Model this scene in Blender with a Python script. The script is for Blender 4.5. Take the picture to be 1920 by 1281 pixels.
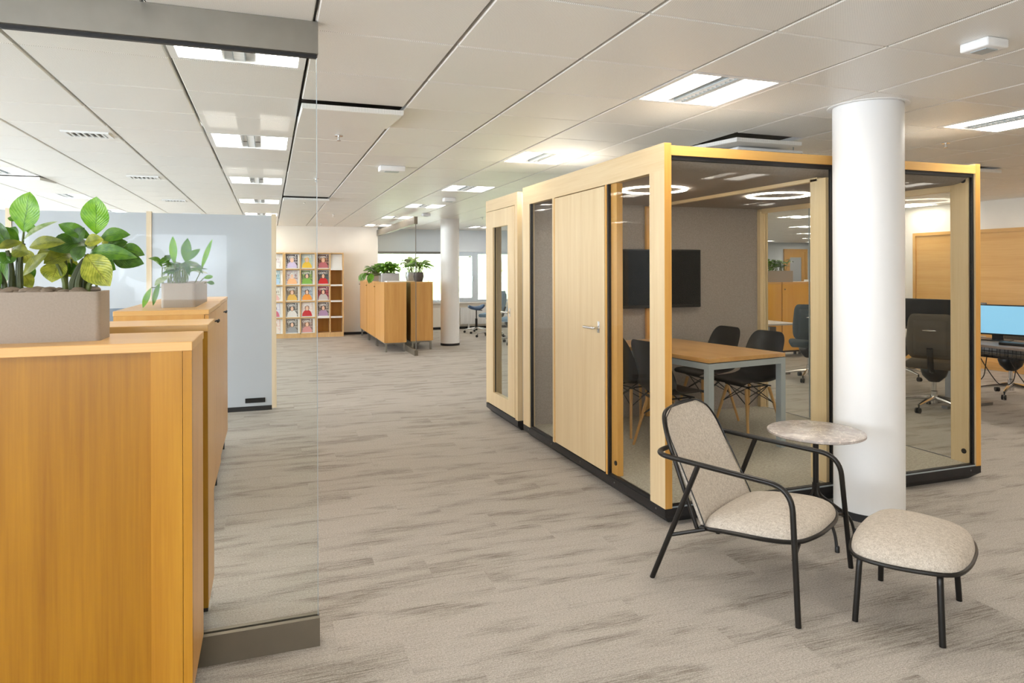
import bpy, bmesh, math, random
from mathutils import Vector, Matrix
random.seed(7)
PI = math.pi
for o in list(bpy.data.objects):
    bpy.data.objects.remove(o, do_unlink=True)
SC = bpy.context.scene
COL = SC.collection

# ------------------------------------------------------------------ camera
cd = bpy.data.cameras.new('camera')
cam = bpy.data.objects.new('camera', cd)
COL.objects.link(cam)
SC.camera = cam
cd.sensor_width = 36.0
cd.lens = 1279.0 / 1920.0 * 36.0
cd.shift_y = -(640.5 - 505.0) / 1920.0
cd.clip_start = 0.05
YAW, ROLL = 0.3418, -0.003
_r = Vector((math.cos(YAW), -math.sin(YAW), 0))
_f = Vector((math.sin(YAW), math.cos(YAW), 0))
_u = Vector((0, 0, 1))
_R = _r * math.cos(ROLL) + _u * math.sin(ROLL)
_U = -_r * math.sin(ROLL) + _u * math.cos(ROLL)
M = Matrix.Identity(4)
for k in range(3):
    M[k][0], M[k][1], M[k][2] = _R[k], _U[k], -_f[k]
M[0][3], M[1][3], M[2][3] = 0, 0, 1.5
cam.matrix_world = M

# ------------------------------------------------------------------ world and exposure
W = bpy.data.worlds.new('daylight')
SC.world = W
W.use_nodes = True
bg = W.node_tree.nodes['Background']
bg.inputs[0].default_value = (0.84, 0.92, 1.0, 1)
bg.inputs[1].default_value = 6.2
LAMP = 7.0                      # radiance of the ceiling luminaires
LAMPCOL = (1.0, 0.94, 0.85)
SC.view_settings.view_transform = 'Standard'
SC.view_settings.look = 'None'
SC.view_settings.gamma = 1.0
SC.view_settings.use_curve_mapping = False
SC.view_settings.exposure = 1.32

# ------------------------------------------------------------------ materials
def lin(r, g, b):
    def f(v):
        v /= 255.0
        return v / 12.92 if v <= 0.04045 else ((v + 0.055) / 1.055) ** 2.4
    return (f(r), f(g), f(b), 1)

class NT:
    def __init__(self, name):
        self.m = bpy.data.materials.new(name)
        self.m.use_nodes = True
        self.t = self.m.node_tree
        self.b = self.t.nodes['Principled BSDF']
        self.out = self.t.nodes['Material Output']
    def n(self, kind, **kw):
        nd = self.t.nodes.new(kind)
        for k, v in kw.items():
            setattr(nd, k, v)
        return nd
    def l(self, a, b):
        self.t.links.new(a, b)
    def math(self, op, a, b=None, c=None):
        nd = self.n('ShaderNodeMath', operation=op)
        for i, v in enumerate((a, b, c)):
            if v is None:
                continue
            if isinstance(v, (int, float)):
                nd.inputs[i].default_value = v
            else:
                self.l(v, nd.inputs[i])
        return nd.outputs[0]
    def ramp(self, src, stops):
        nd = self.n('ShaderNodeValToRGB')
        e = nd.color_ramp.elements
        e[0].position, e[0].color = stops[0]
        e[1].position, e[1].color = stops[-1]
        for p, cl in stops[1:-1]:
            k = e.new(p)
            k.color = cl
        self.l(src, nd.inputs[0])
        return nd.outputs[0]
    def mix(self, f, a, b):
        nd = self.n('ShaderNodeMix', data_type='RGBA')
        for i, v in ((0, f), (6, a), (7, b)):
            if isinstance(v, (int, float)):
                nd.inputs[i].default_value = v
            elif isinstance(v, tuple):
                nd.inputs[i].default_value = v
            else:
                self.l(v, nd.inputs[i])
        return nd.outputs[2]
    def noise(self, vec, scale, detail=3, rough=0.5, dims='3D'):
        nd = self.n('ShaderNodeTexNoise', noise_dimensions=dims)
        nd.inputs['Scale'].default_value = scale
        nd.inputs['Detail'].default_value = detail
        nd.inputs['Roughness'].default_value = rough
        self.l(vec, nd.inputs['Vector'])
        return nd.outputs[0]
    def mapped(self, vec, scale=(1, 1, 1), loc=None):
        nd = self.n('ShaderNodeMapping')
        nd.inputs['Scale'].default_value = scale
        if loc is not None:
            self.l(loc, nd.inputs['Location'])
        self.l(vec, nd.inputs['Vector'])
        return nd.outputs[0]
    def bump(self, h, strength=0.2, dist=0.01):
        nd = self.n('ShaderNodeBump')
        nd.inputs['Strength'].default_value = strength
        nd.inputs['Distance'].default_value = dist
        self.l(h, nd.inputs['Height'])
        self.l(nd.outputs[0], self.b.inputs['Normal'])
    def set(self, rough=0.5, metal=0.0, spec=0.5):
        self.b.inputs['Roughness'].default_value = rough
        self.b.inputs['Metallic'].default_value = metal
        self.b.inputs['Specular IOR Level'].default_value = spec

MAT = {}
def plain(key, col, rough=0.5, metal=0.0, spec=0.5, var=0.0, vs=30, bump=0.0):
    t = NT(key)
    t.set(rough, metal, spec)
    t.b.inputs['Base Color'].default_value = col
    co = t.n('ShaderNodeTexCoord').outputs['Object']
    nz = t.noise(co, vs, 3)
    if var > 0:
        a = tuple(min(1, v * (1 - var)) for v in col[:3]) + (1,)
        b = tuple(min(1, v * (1 + var)) for v in col[:3]) + (1,)
        t.l(t.ramp(nz, [(0.3, a), (0.7, b)]), t.b.inputs['Base Color'])
    if bump > 0:
        t.bump(nz, bump, 0.002)
    MAT[key] = t.m
    return t.m

def wood(key, ca, cb, axis='Z', rough=0.38, scale=1.0):
    t = NT(key)
    t.set(rough, 0, 0.45)
    co = t.n('ShaderNodeTexCoord').outputs['Object']
    rnd = t.n('ShaderNodeObjectInfo').outputs['Random']
    cm = t.n('ShaderNodeCombineXYZ')
    for i in range(3):
        t.l(t.math('MULTIPLY', rnd, 17.0 + 5 * i), cm.inputs[i])
    st = {'X': (1.1, 22, 22), 'Y': (22, 1.1, 22), 'Z': (22, 22, 1.1)}[axis]
    st = tuple(v * scale for v in st)
    v1 = t.mapped(co, st, cm.outputs[0])
    n1 = t.noise(v1, 1.0, 4, 0.6)
    st2 = tuple(v * 0.22 for v in st)
    n2 = t.noise(t.mapped(co, st2, cm.outputs[0]), 1.0, 2, 0.5)
    st3 = tuple(v * 6 if v > 5 else v * 3 for v in st)
    n3 = t.noise(t.mapped(co, st3, cm.outputs[0]), 1.0, 2, 0.5)
    s = t.math('ADD', t.math('MULTIPLY', n1, 0.5), t.math('MULTIPLY', n2, 0.35))
    s = t.math('ADD', s, t.math('MULTIPLY', n3, 0.25))
    t.l(t.ramp(s, [(0.35, cb), (0.72, ca)]), t.b.inputs['Base Color'])
    t.bump(n3, 0.08, 0.001)
    MAT[key] = t.m
    return t.m

def fabric(key, ca, cb, scale=260, rough=0.95, bump=0.25):
    t = NT(key)
    t.set(rough, 0, 0.2)
    co = t.n('ShaderNodeTexCoord').outputs['Object']
    n1 = t.noise(t.mapped(co, (1, 1, 0.6)), scale, 2, 0.7)
    n2 = t.noise(co, scale * 0.25, 2, 0.6)
    s = t.math('ADD', t.math('MULTIPLY', n1, 0.65), t.math('MULTIPLY', n2, 0.35))
    t.l(t.ramp(s, [(0.36, cb), (0.64, ca)]), t.b.inputs['Base Color'])
    t.bump(n1, bump, 0.002)
    MAT[key] = t.m
    return t.m

def glass(key, tint, refl=1.0, rough=0.0):
    """thin pane: clear transmission plus facing-dependent reflection"""
    t = NT(key)
    lw = t.n('ShaderNodeLayerWeight')
    lw.inputs['Blend'].default_value = 0.5
    p = t.math('POWER', lw.outputs['Facing'], 5.0)
    fac = t.math('ADD', t.math('MULTIPLY', p, 0.9 * refl), 0.04 * refl)
    tr = t.n('ShaderNodeBsdfTransparent')
    tr.inputs[0].default_value = tint
    gl = t.n('ShaderNodeBsdfGlossy')
    gl.inputs['Roughness'].default_value = rough
    gl.inputs[0].default_value = (1, 1, 1, 1)
    mx = t.n('ShaderNodeMixShader')
    t.l(fac, mx.inputs[0])
    t.l(tr.outputs[0], mx.inputs[1])
    t.l(gl.outputs[0], mx.inputs[2])
    t.l(mx.outputs[0], t.out.inputs[0])
    t.t.nodes.remove(t.b)
    MAT[key] = t.m
    return t.m

def emit(key, col, strength):
    t = NT(key)
    t.b.inputs['Base Color'].default_value = col
    t.b.inputs['Emission Color'].default_value = col
    t.b.inputs['Emission Strength'].default_value = strength
    MAT[key] = t.m
    return t.m

wood('cab_wood', lin(174, 122, 22), lin(140, 90, 6), 'Z', 0.32)
wood('cab_stile', lin(190, 137, 40), lin(162, 106, 16), 'Z', 0.32)
wood('cab_amber', lin(224, 170, 78), lin(206, 148, 56), 'Z', 0.32)
wood('pod_warmlit', lin(224, 172, 92), lin(206, 148, 68), 'Z', 0.4)  # pod wood tinted orange, warm light put into the colour
wood('cab_top', lin(226, 180, 116), lin(206, 152, 86), 'X', 0.3)
wood('cab_door', lin(218, 168, 100), lin(196, 140, 74), 'Z', 0.32)
wood('pod_wood', lin(228, 206, 166), lin(212, 184, 138), 'Z', 0.4)
wood('pod_wood_y', lin(228, 206, 166), lin(212, 184, 138), 'Y', 0.4)
wood('pod_warmlit_x', lin(224, 178, 104), lin(208, 156, 80), 'X', 0.4)  # warm-lit copy of the pod wood: orange stands in for lamp light
wood('table_wood', lin(214, 170, 108), lin(192, 140, 80), 'Y', 0.3)
wood('rack_wood', lin(226, 190, 138), lin(208, 164, 104), 'Z', 0.4)
wood('panel_wood', lin(222, 176, 106), lin(200, 146, 74), 'Y', 0.35, 0.5)
wood('post_wood', lin(226, 208, 180), lin(208, 186, 152), 'Z', 0.4)
wood('leg_wood', lin(214, 172, 112), lin(190, 140, 80), 'Z', 0.4, 3)
plain('wall', lin(236, 230, 220), 0.85, var=0.02, vs=3)
plain('wall_cool', lin(226, 234, 242), 0.85, var=0.02, vs=3)
plain('white_paint', lin(238, 238, 238), 0.45, var=0.01)
plain('column_paint', lin(240, 240, 240), 0.4, var=0.01, vs=4)
plain('base_black', lin(26, 25, 27), 0.45, var=0.1)
plain('black_metal', lin(30, 27, 24), 0.32, 0.3, 0.5, var=0.1)
plain('black_plastic', lin(14, 14, 15), 0.4, var=0.1)
plain('shell_black', lin(13, 13, 13), 0.4, var=0.1)
plain('steel', lin(150, 146, 138), 0.38, 0.85, var=0.06, vs=8)
plain('steel_dark', lin(126, 118, 104), 0.42, 0.6, var=0.06, vs=8)
plain('chrome', lin(214, 214, 214), 0.16, 1.0, var=0.02)
plain('grey_metal', lin(176, 186, 192), 0.4, 0.3, var=0.03)
plain('leg_grey', lin(120, 118, 116), 0.4, 0.5, var=0.05)
plain('planter_grey', lin(156, 143, 130), 0.75, var=0.05, vs=160, bump=0.25)
plain('planter_silver', lin(190, 190, 192), 0.35, 0.4, var=0.03)
plain('pot_dark', lin(84, 78, 78), 0.7, var=0.15)
plain('pebble', lin(128, 112, 96), 0.7, var=0.3, vs=14)
plain('soil', lin(60, 48, 38), 0.95, var=0.3)
plain('screen_blue', lin(180, 184, 190), 0.16, 0.0, 0.5, var=0.01, vs=2)
plain('screen_dark', lin(118, 130, 144), 0.5, var=0.02)
plain('tv_black', lin(5, 5, 6), 0.3, spec=0.15, var=0.05)
plain('desk_top', lin(196, 190, 182), 0.45, var=0.03)
plain('desk_dark', lin(120, 104, 90), 0.4, var=0.05)
plain('paper', lin(238, 238, 236), 0.8, var=0.02)
plain('flap_white', lin(232, 232, 228), 0.5, var=0.01)
plain('vent_dark', lin(70, 66, 58), 0.8, var=0.1)
plain('plenum', lin(92, 88, 80), 0.95, var=0.1, vs=2)
plain('radiator', lin(224, 226, 228), 0.5, var=0.01)
plain('frame_blue', lin(214, 226, 238), 0.45, var=0.02)
plain('outer_white', lin(226, 222, 214), 0.6, var=0.02)
fabric('felt', lin(172, 162, 154), lin(142, 132, 126), 320)
fabric('upholstery', lin(212, 203, 190), lin(166, 155, 142), 300, bump=0.15)
fabric('pod_carpet', lin(200, 194, 180), lin(148, 142, 130), 220)
fabric('chair_fabric', lin(98, 90, 80), lin(72, 66, 58), 400)
fabric('chair_teal', lin(78, 88, 92), lin(54, 62, 66), 400)
fabric('chair_blue', lin(132, 156, 176), lin(100, 124, 146), 300)
fabric('stool_blue', lin(86, 108, 140), lin(60, 80, 110), 300, 0.5)
glass('pane_clear', (0.97, 0.99, 0.987, 1), 0.15)
glass('pane_pod', (0.955, 0.96, 0.945, 1), 0.28)
glass('pane_window', (0.98, 0.985, 0.99, 1), 0.5)
emit('lamp_glow', LAMPCOL + (1,), LAMP)
emit('lamp_soft', (1.0, 0.92, 0.82, 1), 0.6)
emit('ring_glow', (1.0, 0.92, 0.80, 1), 16.0)
emit('monitor_blue', lin(118, 172, 200), 0.36)

def leafmat(key, ca, cb, cm):
    t = NT(key)
    t.set(0.32, 0, 0.5)
    uv = t.n('ShaderNodeUVMap').outputs[0]
    co = t.n('ShaderNodeTexCoord').outputs['Object']
    sp = t.n('ShaderNodeSeparateXYZ')
    t.l(uv, sp.inputs[0])
    mid = t.math('ABSOLUTE', t.math('SUBTRACT', sp.outputs[0], 0.5))
    wv = t.math('SINE', t.math('ADD', t.math('MULTIPLY', sp.outputs[1], 70.0), t.math('MULTIPLY', mid, -60.0)))
    nz = t.noise(co, 45, 3)
    s = t.math('ADD', t.math('MULTIPLY', wv, 0.06), nz)
    col = t.ramp(s, [(0.36, ca), (0.66, cb)])
    rib = t.math('LESS_THAN', mid, 0.022)
    t.l(t.mix(t.math('MULTIPLY', rib, 0.7), col, cm), t.b.inputs['Base Color'])
    t.b.inputs['Transmission Weight'].default_value = 0.0
    t.b.inputs['Subsurface Weight'].default_value = 0.0
    tl = t.n('ShaderNodeBsdfTranslucent')
    t.l(col, tl.inputs[0])
    ms = t.n('ShaderNodeMixShader')
    ms.inputs[0].default_value = 0.3
    t.l(t.b.outputs[0], ms.inputs[1])
    t.l(tl.outputs[0], ms.inputs[2])
    t.l(ms.outputs[0], t.out.inputs[0])
    t.bump(wv, 0.15, 0.002)
    MAT[key] = t.m
leafmat('leaf_green', lin(92, 136, 28), lin(60, 106, 20), lin(38, 76, 18))
leafmat('leaf_bright', lin(122, 172, 34), lin(90, 146, 24), lin(50, 98, 16))
leafmat('leaf_dark', lin(72, 108, 30), lin(48, 82, 22), lin(36, 62, 20))
leafmat('leaf_yellow', lin(180, 184, 66), lin(120, 134, 34), lin(96, 90, 30))
leafmat('leaf_olive', lin(132, 138, 40), lin(94, 104, 28), lin(66, 70, 24))
leafmat('leaf_pale', lin(190, 200, 160), lin(120, 150, 84), lin(90, 120, 60))
plain('stem', lin(92, 104, 40), 0.5, var=0.25, vs=40)
plain('stem_dark', lin(58, 66, 28), 0.6, var=0.25, vs=40)

def carpet():
    t = NT('carpet')
    t.set(0.95, 0, 0.15)
    pos = t.n('ShaderNodeNewGeometry').outputs['Position']
    sp = t.n('ShaderNodeSeparateXYZ')
    t.l(pos, sp.inputs[0])
    row = t.math('FLOOR', t.math('DIVIDE', sp.outputs[1], 0.25))
    wn = t.n('ShaderNodeTexWhiteNoise', noise_dimensions='1D')
    t.l(row, wn.inputs['W'])
    colu = t.math('FLOOR', t.math('ADD', sp.outputs[0], t.math('MULTIPLY', t.math('MODULO', row, 4.0), 0.25)))
    cv = t.n('ShaderNodeCombineXYZ')
    t.l(row, cv.inputs[0]); t.l(colu, cv.inputs[1])
    w2 = t.n('ShaderNodeTexWhiteNoise', noise_dimensions='2D')
    t.l(cv.outputs[0], w2.inputs['Vector'])
    rnd = w2.outputs['Value']
    off = t.n('ShaderNodeCombineXYZ')
    t.l(t.math('MULTIPLY', rnd, 37.0), off.inputs[0])
    t.l(t.math('MULTIPLY', rnd, 91.0), off.inputs[1])
    t.l(t.math('MULTIPLY', rnd, 53.0), off.inputs[2])
    streak = t.noise(t.mapped(pos, (7, 150, 1), off.outputs[0]), 1.0, 3, 0.65)
    patch = t.noise(t.mapped(pos, (2.0, 8, 1), off.outputs[0]), 1.0, 1, 0.5)
    fine = t.noise(t.mapped(pos, (90, 200, 1)), 1.0, 2, 0.7)
    grain = t.noise(pos, 240, 2, 0.6)
    pm = t.math('MINIMUM', t.math('MAXIMUM', t.math('MULTIPLY', t.math('SUBTRACT', patch, 0.50), 5.5), 0.0), 1.0)
    sm = t.math('MINIMUM', t.math('MAXIMUM', t.math('MULTIPLY', t.math('SUBTRACT', streak, 0.44), 5.0), 0.0), 1.0)
    dark = t.math('MULTIPLY', sm, t.math('ADD', t.math('MULTIPLY', pm, 0.62), 0.20))
    dark = t.math('ADD', dark, t.math('MULTIPLY', pm, 0.20))
    tone = t.math('MULTIPLY', t.math('SUBTRACT', rnd, 0.5), 0.10)
    dark = t.math('MAXIMUM', t.math('ADD', dark, tone), 0.0)
    fg = t.math('ADD', t.math('MULTIPLY', fine, 0.45), t.math('MULTIPLY', grain, 0.55))
    base = t.ramp(fg, [(0.34, lin(144, 137, 128)), (0.66, lin(208, 201, 192))])
    drk = t.ramp(fg, [(0.34, lin(92, 85, 76)), (0.66, lin(150, 142, 131))])
    t.l(t.mix(t.math('MINIMUM', dark, 0.9), base, drk), t.b.inputs['Base Color'])
    t.bump(grain, 0.5, 0.004)
    MAT['carpet'] = t.m
carpet()

def ceilmat():
    t = NT('ceiling_tile')
    t.set(0.42, 0, 0.5)
    pos = t.n('ShaderNodeNewGeometry').outputs['Position']
    sp = t.n('ShaderNodeSeparateXYZ')
    t.l(pos, sp.inputs[0])
    k = 2 * PI / 0.0085
    a = t.math('SINE', t.math('MULTIPLY', sp.outputs[0], k))
    b = t.math('SINE', t.math('MULTIPLY', sp.outputs[1], k))
    d = t.math('GREATER_THAN', t.math('MULTIPLY', a, b), 0.45)
    col = t.mix(t.math('MULTIPLY', d, 0.5), lin(244, 242, 238), lin(130, 124, 116))
    t.l(col, t.b.inputs['Base Color'])
    MAT['ceiling_tile'] = t.m
ceilmat()

def marble():
    t = NT('marble')
    t.set(0.25, 0, 0.5)
    co = t.n('ShaderNodeTexCoord').outputs['Object']
    nz = t.noise(co, 9, 6, 0.65)
    v = t.math('ABSOLUTE', t.math('SUBTRACT', nz, 0.5))
    n2 = t.noise(co, 30, 4, 0.6)
    base = t.ramp(n2, [(0.3, lin(176, 166, 160)), (0.7, lin(200, 191, 185))])
    vein = t.ramp(v, [(0.0, (1, 1, 1, 1)), (0.02, (0, 0, 0, 1))])
    t.l(t.mix(vein, base, lin(226, 216, 206)), t.b.inputs['Base Color'])
    MAT['marble'] = t.m
marble()

def covermat():
    """printed magazine cover: background, hair, face, clothes and a masthead band, colours from the object"""
    t = NT('cover_print')
    t.set(0.35, 0, 0.5)
    uv = t.n('ShaderNodeUVMap').outputs[0]
    sp = t.n('ShaderNodeSeparateXYZ')
    t.l(uv, sp.inputs[0])
    def att(nm):
        a = t.n('ShaderNodeAttribute', attribute_type='OBJECT')
        a.attribute_name = nm
        return a.outputs['Color']
    co = t.n('ShaderNodeTexCoord').outputs['Object']
    nz = t.noise(co, 28, 3)
    def ell(cx, cy, rx, ry):
        dx = t.math('DIVIDE', t.math('SUBTRACT', sp.outputs[0], cx), rx)
        dy = t.math('DIVIDE', t.math('SUBTRACT', sp.outputs[1], cy), ry)
        return t.math('LESS_THAN', t.math('ADD', t.math('MULTIPLY', dx, dx), t.math('MULTIPLY', dy, dy)), 1.0)
    bgc = t.mix(t.math('GREATER_THAN', nz, 0.52), att('bg'), att('bg2'))
    c1 = t.mix(ell(0.5, 0.02, 0.44, 0.46), bgc, att('cloth'))
    c2 = t.mix(ell(0.5, 0.62, 0.20, 0.22), c1, att('hair'))
    c3 = t.mix(ell(0.5, 0.58, 0.13, 0.16), c2, lin(236, 196, 168))
    t.l(c3, t.b.inputs['Base Color'])
    MAT['cover_print'] = t.m
covermat()

# ------------------------------------------------------------------ mesh helpers
def nb():
    return bmesh.new()
def box(bm, x0, x1, y0, y1, z0, z1, bev=0.0, seg=2, rot=None, piv=None):
    vs = [bm.verts.new((x, y, z)) for x in (x0, x1) for y in (y0, y1) for z in (z0, z1)]
    fs = [bm.faces.new([vs[i] for i in q]) for q in
          ((0, 1, 3, 2), (4, 6, 7, 5), (0, 4, 5, 1), (2, 3, 7, 6), (0, 2, 6, 4), (1, 5, 7, 3))]
    es = {e for f in fs for e in f.edges}
    if bev > 0:
        r = bmesh.ops.bevel(bm, geom=list(es), offset=bev, segments=seg, profile=0.5, affect='EDGES')
        vs = list({v for f in r['faces'] for v in f.verts} | {v for v in vs if v.is_valid})
    if rot is not None:
        bmesh.ops.rotate(bm, verts=[v for v in vs if v.is_valid], cent=piv or (0, 0, 0), matrix=rot)
    return vs
def prism(bm, pts, axis, a, b):
    """extrude a 2-D polygon along an axis"""
    def P(p, t):
        return {'X': (t, p[0], p[1]), 'Y': (p[0], t, p[1]), 'Z': (p[0], p[1], t)}[axis]
    A = [bm.verts.new(P(p, a)) for p in pts]
    B = [bm.verts.new(P(p, b)) for p in pts]
    n = len(pts)
    bm.faces.new(A); bm.faces.new(B[::-1])
    for i in range(n):
        bm.faces.new((A[i], B[i], B[(i + 1) % n], A[(i + 1) % n]))
def fillet(pts, r, n=5, closed=False):
    pts = [Vector(p) for p in pts]
    out = []
    N = len(pts)
    for i, p in enumerate(pts):
        if not closed and i in (0, N - 1):
            out.append(p); continue
        a, b = pts[i - 1], pts[(i + 1) % N]
        da, db = (a - p), (b - p)
        rr = min(r, da.length * 0.48, db.length * 0.48)
        pa, pb = p + da.normalized() * rr, p + db.normalized() * rr
        for k in range(n + 1):
            t = k / n
            out.append(pa * (1 - t) ** 2 + p * 2 * t * (1 - t) + pb * t * t)
    return out
def tube(bm, pts, r, seg=8, closed=False, radii=None):
    pts = [Vector(p) for p in pts]
    N = len(pts)
    rings = []
    prev = None
    for i, p in enumerate(pts):
        if closed:
            t = (pts[(i + 1) % N] - pts[i - 1])
        else:
            t = pts[min(i + 1, N - 1)] - pts[max(i - 1, 0)]
        t.normalize()
        if prev is None:
            a = Vector((0, 0, 1)) if abs(t.z) < 0.9 else Vector((1, 0, 0))
            u = t.cross(a).normalized()
        else:
            u = (prev - t * prev.dot(t)).normalized()
        prev = u
        w = t.cross(u)
        rr = radii[i] if radii else r
        rings.append([bm.verts.new(p + (u * math.cos(2 * PI * k / seg) + w * math.sin(2 * PI * k / seg)) * rr) for k in range(seg)])
    for i in range(N if closed else N - 1):
        A, B = rings[i], rings[(i + 1) % N]
        if closed and i == N - 1:
            best = min(range(seg), key=lambda s: sum((A[k].co - B[(k + s) % seg].co).length for k in range(seg)))
            B = [B[(k + best) % seg] for k in range(seg)]
        for k in range(seg):
            bm.faces.new((A[k], A[(k + 1) % seg], B[(k + 1) % seg], B[k]))
    if not closed:
        bm.faces.new(rings[0][::-1]); bm.faces.new(rings[-1])
def lathe(bm, prof, cx=0, cy=0, seg=24, cap=True):
    rings = []
    for r, z in prof:
        rings.append([bm.verts.new((cx + r * math.cos(2 * PI * k / seg), cy + r * math.sin(2 * PI * k / seg), z)) for k in range(seg)])
    for A, B in zip(rings, rings[1:]):
        for k in range(seg):
            bm.faces.new((A[k], A[(k + 1) % seg], B[(k + 1) % seg], B[k]))
    if cap:
        bm.faces.new(rings[0][::-1]); bm.faces.new(rings[-1])
def grid(bm, P):
    V = [[bm.verts.new(p) for p in row] for row in P]
    for i in range(len(V) - 1):
        for j in range(len(V[0]) - 1):
            bm.faces.new((V[i][j], V[i][j + 1], V[i + 1][j + 1], V[i + 1][j]))
    return V
def mesh(bm, smooth=False, name='mesh'):
    bmesh.ops.recalc_face_normals(bm, faces=bm.faces)
    me = bpy.data.meshes.new(name)
    bm.to_mesh(me); bm.free()
    if smooth:
        for p in me.polygons:
            p.use_smooth = True
        try:
            me.set_sharp_from_angle(angle=math.radians(42))
        except Exception:
            pass
    return me
def ob(name, me, mat=None, parent=None, loc=(0, 0, 0), rz=0):
    if isinstance(me, bmesh.types.BMesh):
        me = mesh(me)
    o = bpy.data.objects.new(name, me)
    COL.objects.link(o)
    if mat:
        me.materials.clear()
        me.materials.append(MAT[mat])
    if parent:
        o.parent = parent
    o.location = loc
    o.rotation_euler = (0, 0, rz)
    return o
def obs(name, bm, mat, parent=None, loc=(0, 0, 0), rz=0):
    return ob(name, mesh(bm, True), mat, parent, loc, rz)
def bx(name, mat, parent, x0, x1, y0, y1, z0, z1, bev=0.0, seg=2):
    bm = nb()
    box(bm, x0, x1, y0, y1, z0, z1, bev, seg)
    return ob(name, mesh(bm, bev > 0.004), mat, parent)
def tb(name, mat, parent, pts, r, seg=8, closed=False, radii=None):
    bm = nb()
    tube(bm, pts, r, seg, closed, radii)
    return obs(name, bm, mat, parent)
def tag(o, label, cat, group=None, kind=None):
    if label: o['label'] = label
    if cat: o['category'] = cat
    if group: o['group'] = group
    if kind: o['kind'] = kind
    return o
def thing(name, label, cat, loc=(0, 0, 0), rz=0, group=None, kind=None):
    o = bpy.data.objects.new(name, None)
    COL.objects.link(o)
    o.empty_display_size = 0.1
    o.location = loc
    o.rotation_euler = (0, 0, rz)
    return tag(o, label, cat, group, kind)
def copy_tree(o, parent=None, loc=None, rz=None, label=None):
    c = o.copy()
    COL.objects.link(c)
    if parent is not None: c.parent = parent
    if loc is not None: c.location = loc
    if rz is not None: c.rotation_euler = (0, 0, rz)
    if label: c['label'] = label
    for ch in list(o.children):
        copy_tree(ch, c)
    return c

# ================================================================== SETTING
ZC = 2.49
GX, GY, GM = 0.781, 2.923, 0.6078            # ceiling grid origin and module
# floor --------------------------------------------------------------
bm = nb(); box(bm, -6.6, 24.2, -3.2, 21.5, -0.12, -0.004)
floor = tag(ob('floor', bm, 'carpet'), 'beige grey streaked carpet plank floor of the open office', 'floor', kind='structure')
PW, PL = 0.25, 1.0
bm = nb(); box(bm, 0.0003, PL - 0.0003, 0.0003, PW - 0.0003, -0.004, 0.0)
plank = mesh(bm, name='carpet_tile'); plank.materials.append(MAT['carpet'])
near, rest = [], []
for r in range(-12, 86):
    st = -0.25 * (r % 4)
    for q in range(-9, 25):
        x, y = q + st, r * PW
        if x < -6.5 or x > 23.1 or y < -3.1 or y > 21.2: continue
        d = (x + .5) * math.sin(YAW) + (y + .12) * math.cos(YAW)
        u = ((x + .5) * math.cos(YAW) - (y + .12) * math.sin(YAW)) / max(d, .1)
        hid = (x + .5 > 2.2 and x + .5 < 4.7 and 3.5 < y < 6.8) or (y > 7.8 and x < -0.6) or (x < -0.7)
        if d > 1.2 and -0.62 < u < 0.95 and not hid:
            near.append((d, x, y))
        else:
            rest.append((x, y))
near.sort()
for d, x, y in near[:300]:
    ob('carpet_tile', plank, None, floor, (x, y, 0))
rest += [(x, y) for d, x, y in near[300:]]
bm = nb()
for x, y in rest:
    v = [bm.verts.new(p) for p in ((x + .0003, y + .0003, 0), (x + PL - .0003, y + .0003, 0), (x + PL - .0003, y + PW - .0003, 0), (x + .0003, y + PW - .0003, 0))]
    bm.faces.new(v)
o = ob('carpet_tiles', bm, 'carpet', floor); o['kind'] = 'stuff'

# ceiling --------------------------------------------------------------
bm = nb(); box(bm, -6.6, 24.2, -3.2, 21.5, ZC + 0.16, ZC + 0.24)
ceiling = tag(ob('ceiling', bm, 'plenum'), 'white perforated metal tile ceiling of the office', 'ceiling', kind='structure')
def tile_mesh():
    bm = nb()
    gx, gy, c = 0.007, 0.004, 0.005
    x0, x1, y0, y1 = gx, GM - gx, gy, GM - gy
    lo = [(x0 + c, y0 + c, 0), (x1 - c, y0 + c, 0), (x1 - c, y1 - c, 0), (x0 + c, y1 - c, 0)]
    hi = [(x0, y0, c), (x1, y0, c), (x1, y1, c), (x0, y1, c)]
    tp = [(x0, y0, 0.03), (x1, y0, 0.03), (x1, y1, 0.03), (x0, y1, 0.03)]
    R = [[bm.verts.new(p) for p in q] for q in (lo, hi, tp)]
    bm.faces.new(R[0])
    for a, b in zip(R, R[1:]):
        for k in range(4):
            bm.faces.new((a[k], a[(k + 1) % 4], b[(k + 1) % 4], b[k]))
    bm.faces.new(R[2][::-1])
    m = mesh(bm, name='ceiling_tile'); m.materials.append(MAT['ceiling_tile'])
    return m
TM = tile_mesh()
cols = range(-14, 38)
rows = range(-9, 31)
is_lamp = lambda i, j: i % 4 == 2 and j % 4 == 0
DROP = {(-1, 2): (-0.05, -0.055, 0.0), (-1, 11): (-0.05, -0.05, 0), (4, 2): (-0.06, -0.05, 0.0), (9, 3): (-0.05, -0.05, 0.0), (-6, 9): (-0.04, -0.05, 0.0)}
near, rest = [], []
for i in cols:
    for j in rows:
        x, y = GX + i * GM, GY + j * GM
        if x < -6.5 or x + GM > 24.1 or y < -3.1 or y + GM > 21.4: continue
        if is_lamp(i, j) and (x < 10 or y > 9): continue
        d = (x + .3) * math.sin(YAW) + (y + .3) * math.cos(YAW)
        u = ((x + .3) * math.cos(YAW) - (y + .3) * math.sin(YAW)) / max(d, .1)
        if (i, j) in DROP or (d > 2.0 and -0.85 < u < 0.9 and not (x > 2.2 and 5.0 < y and x < y * .9)):
            near.append((0 if (i, j) in DROP else d, i, j))
        else:
            rest.append((i, j))
near.sort()
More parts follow.
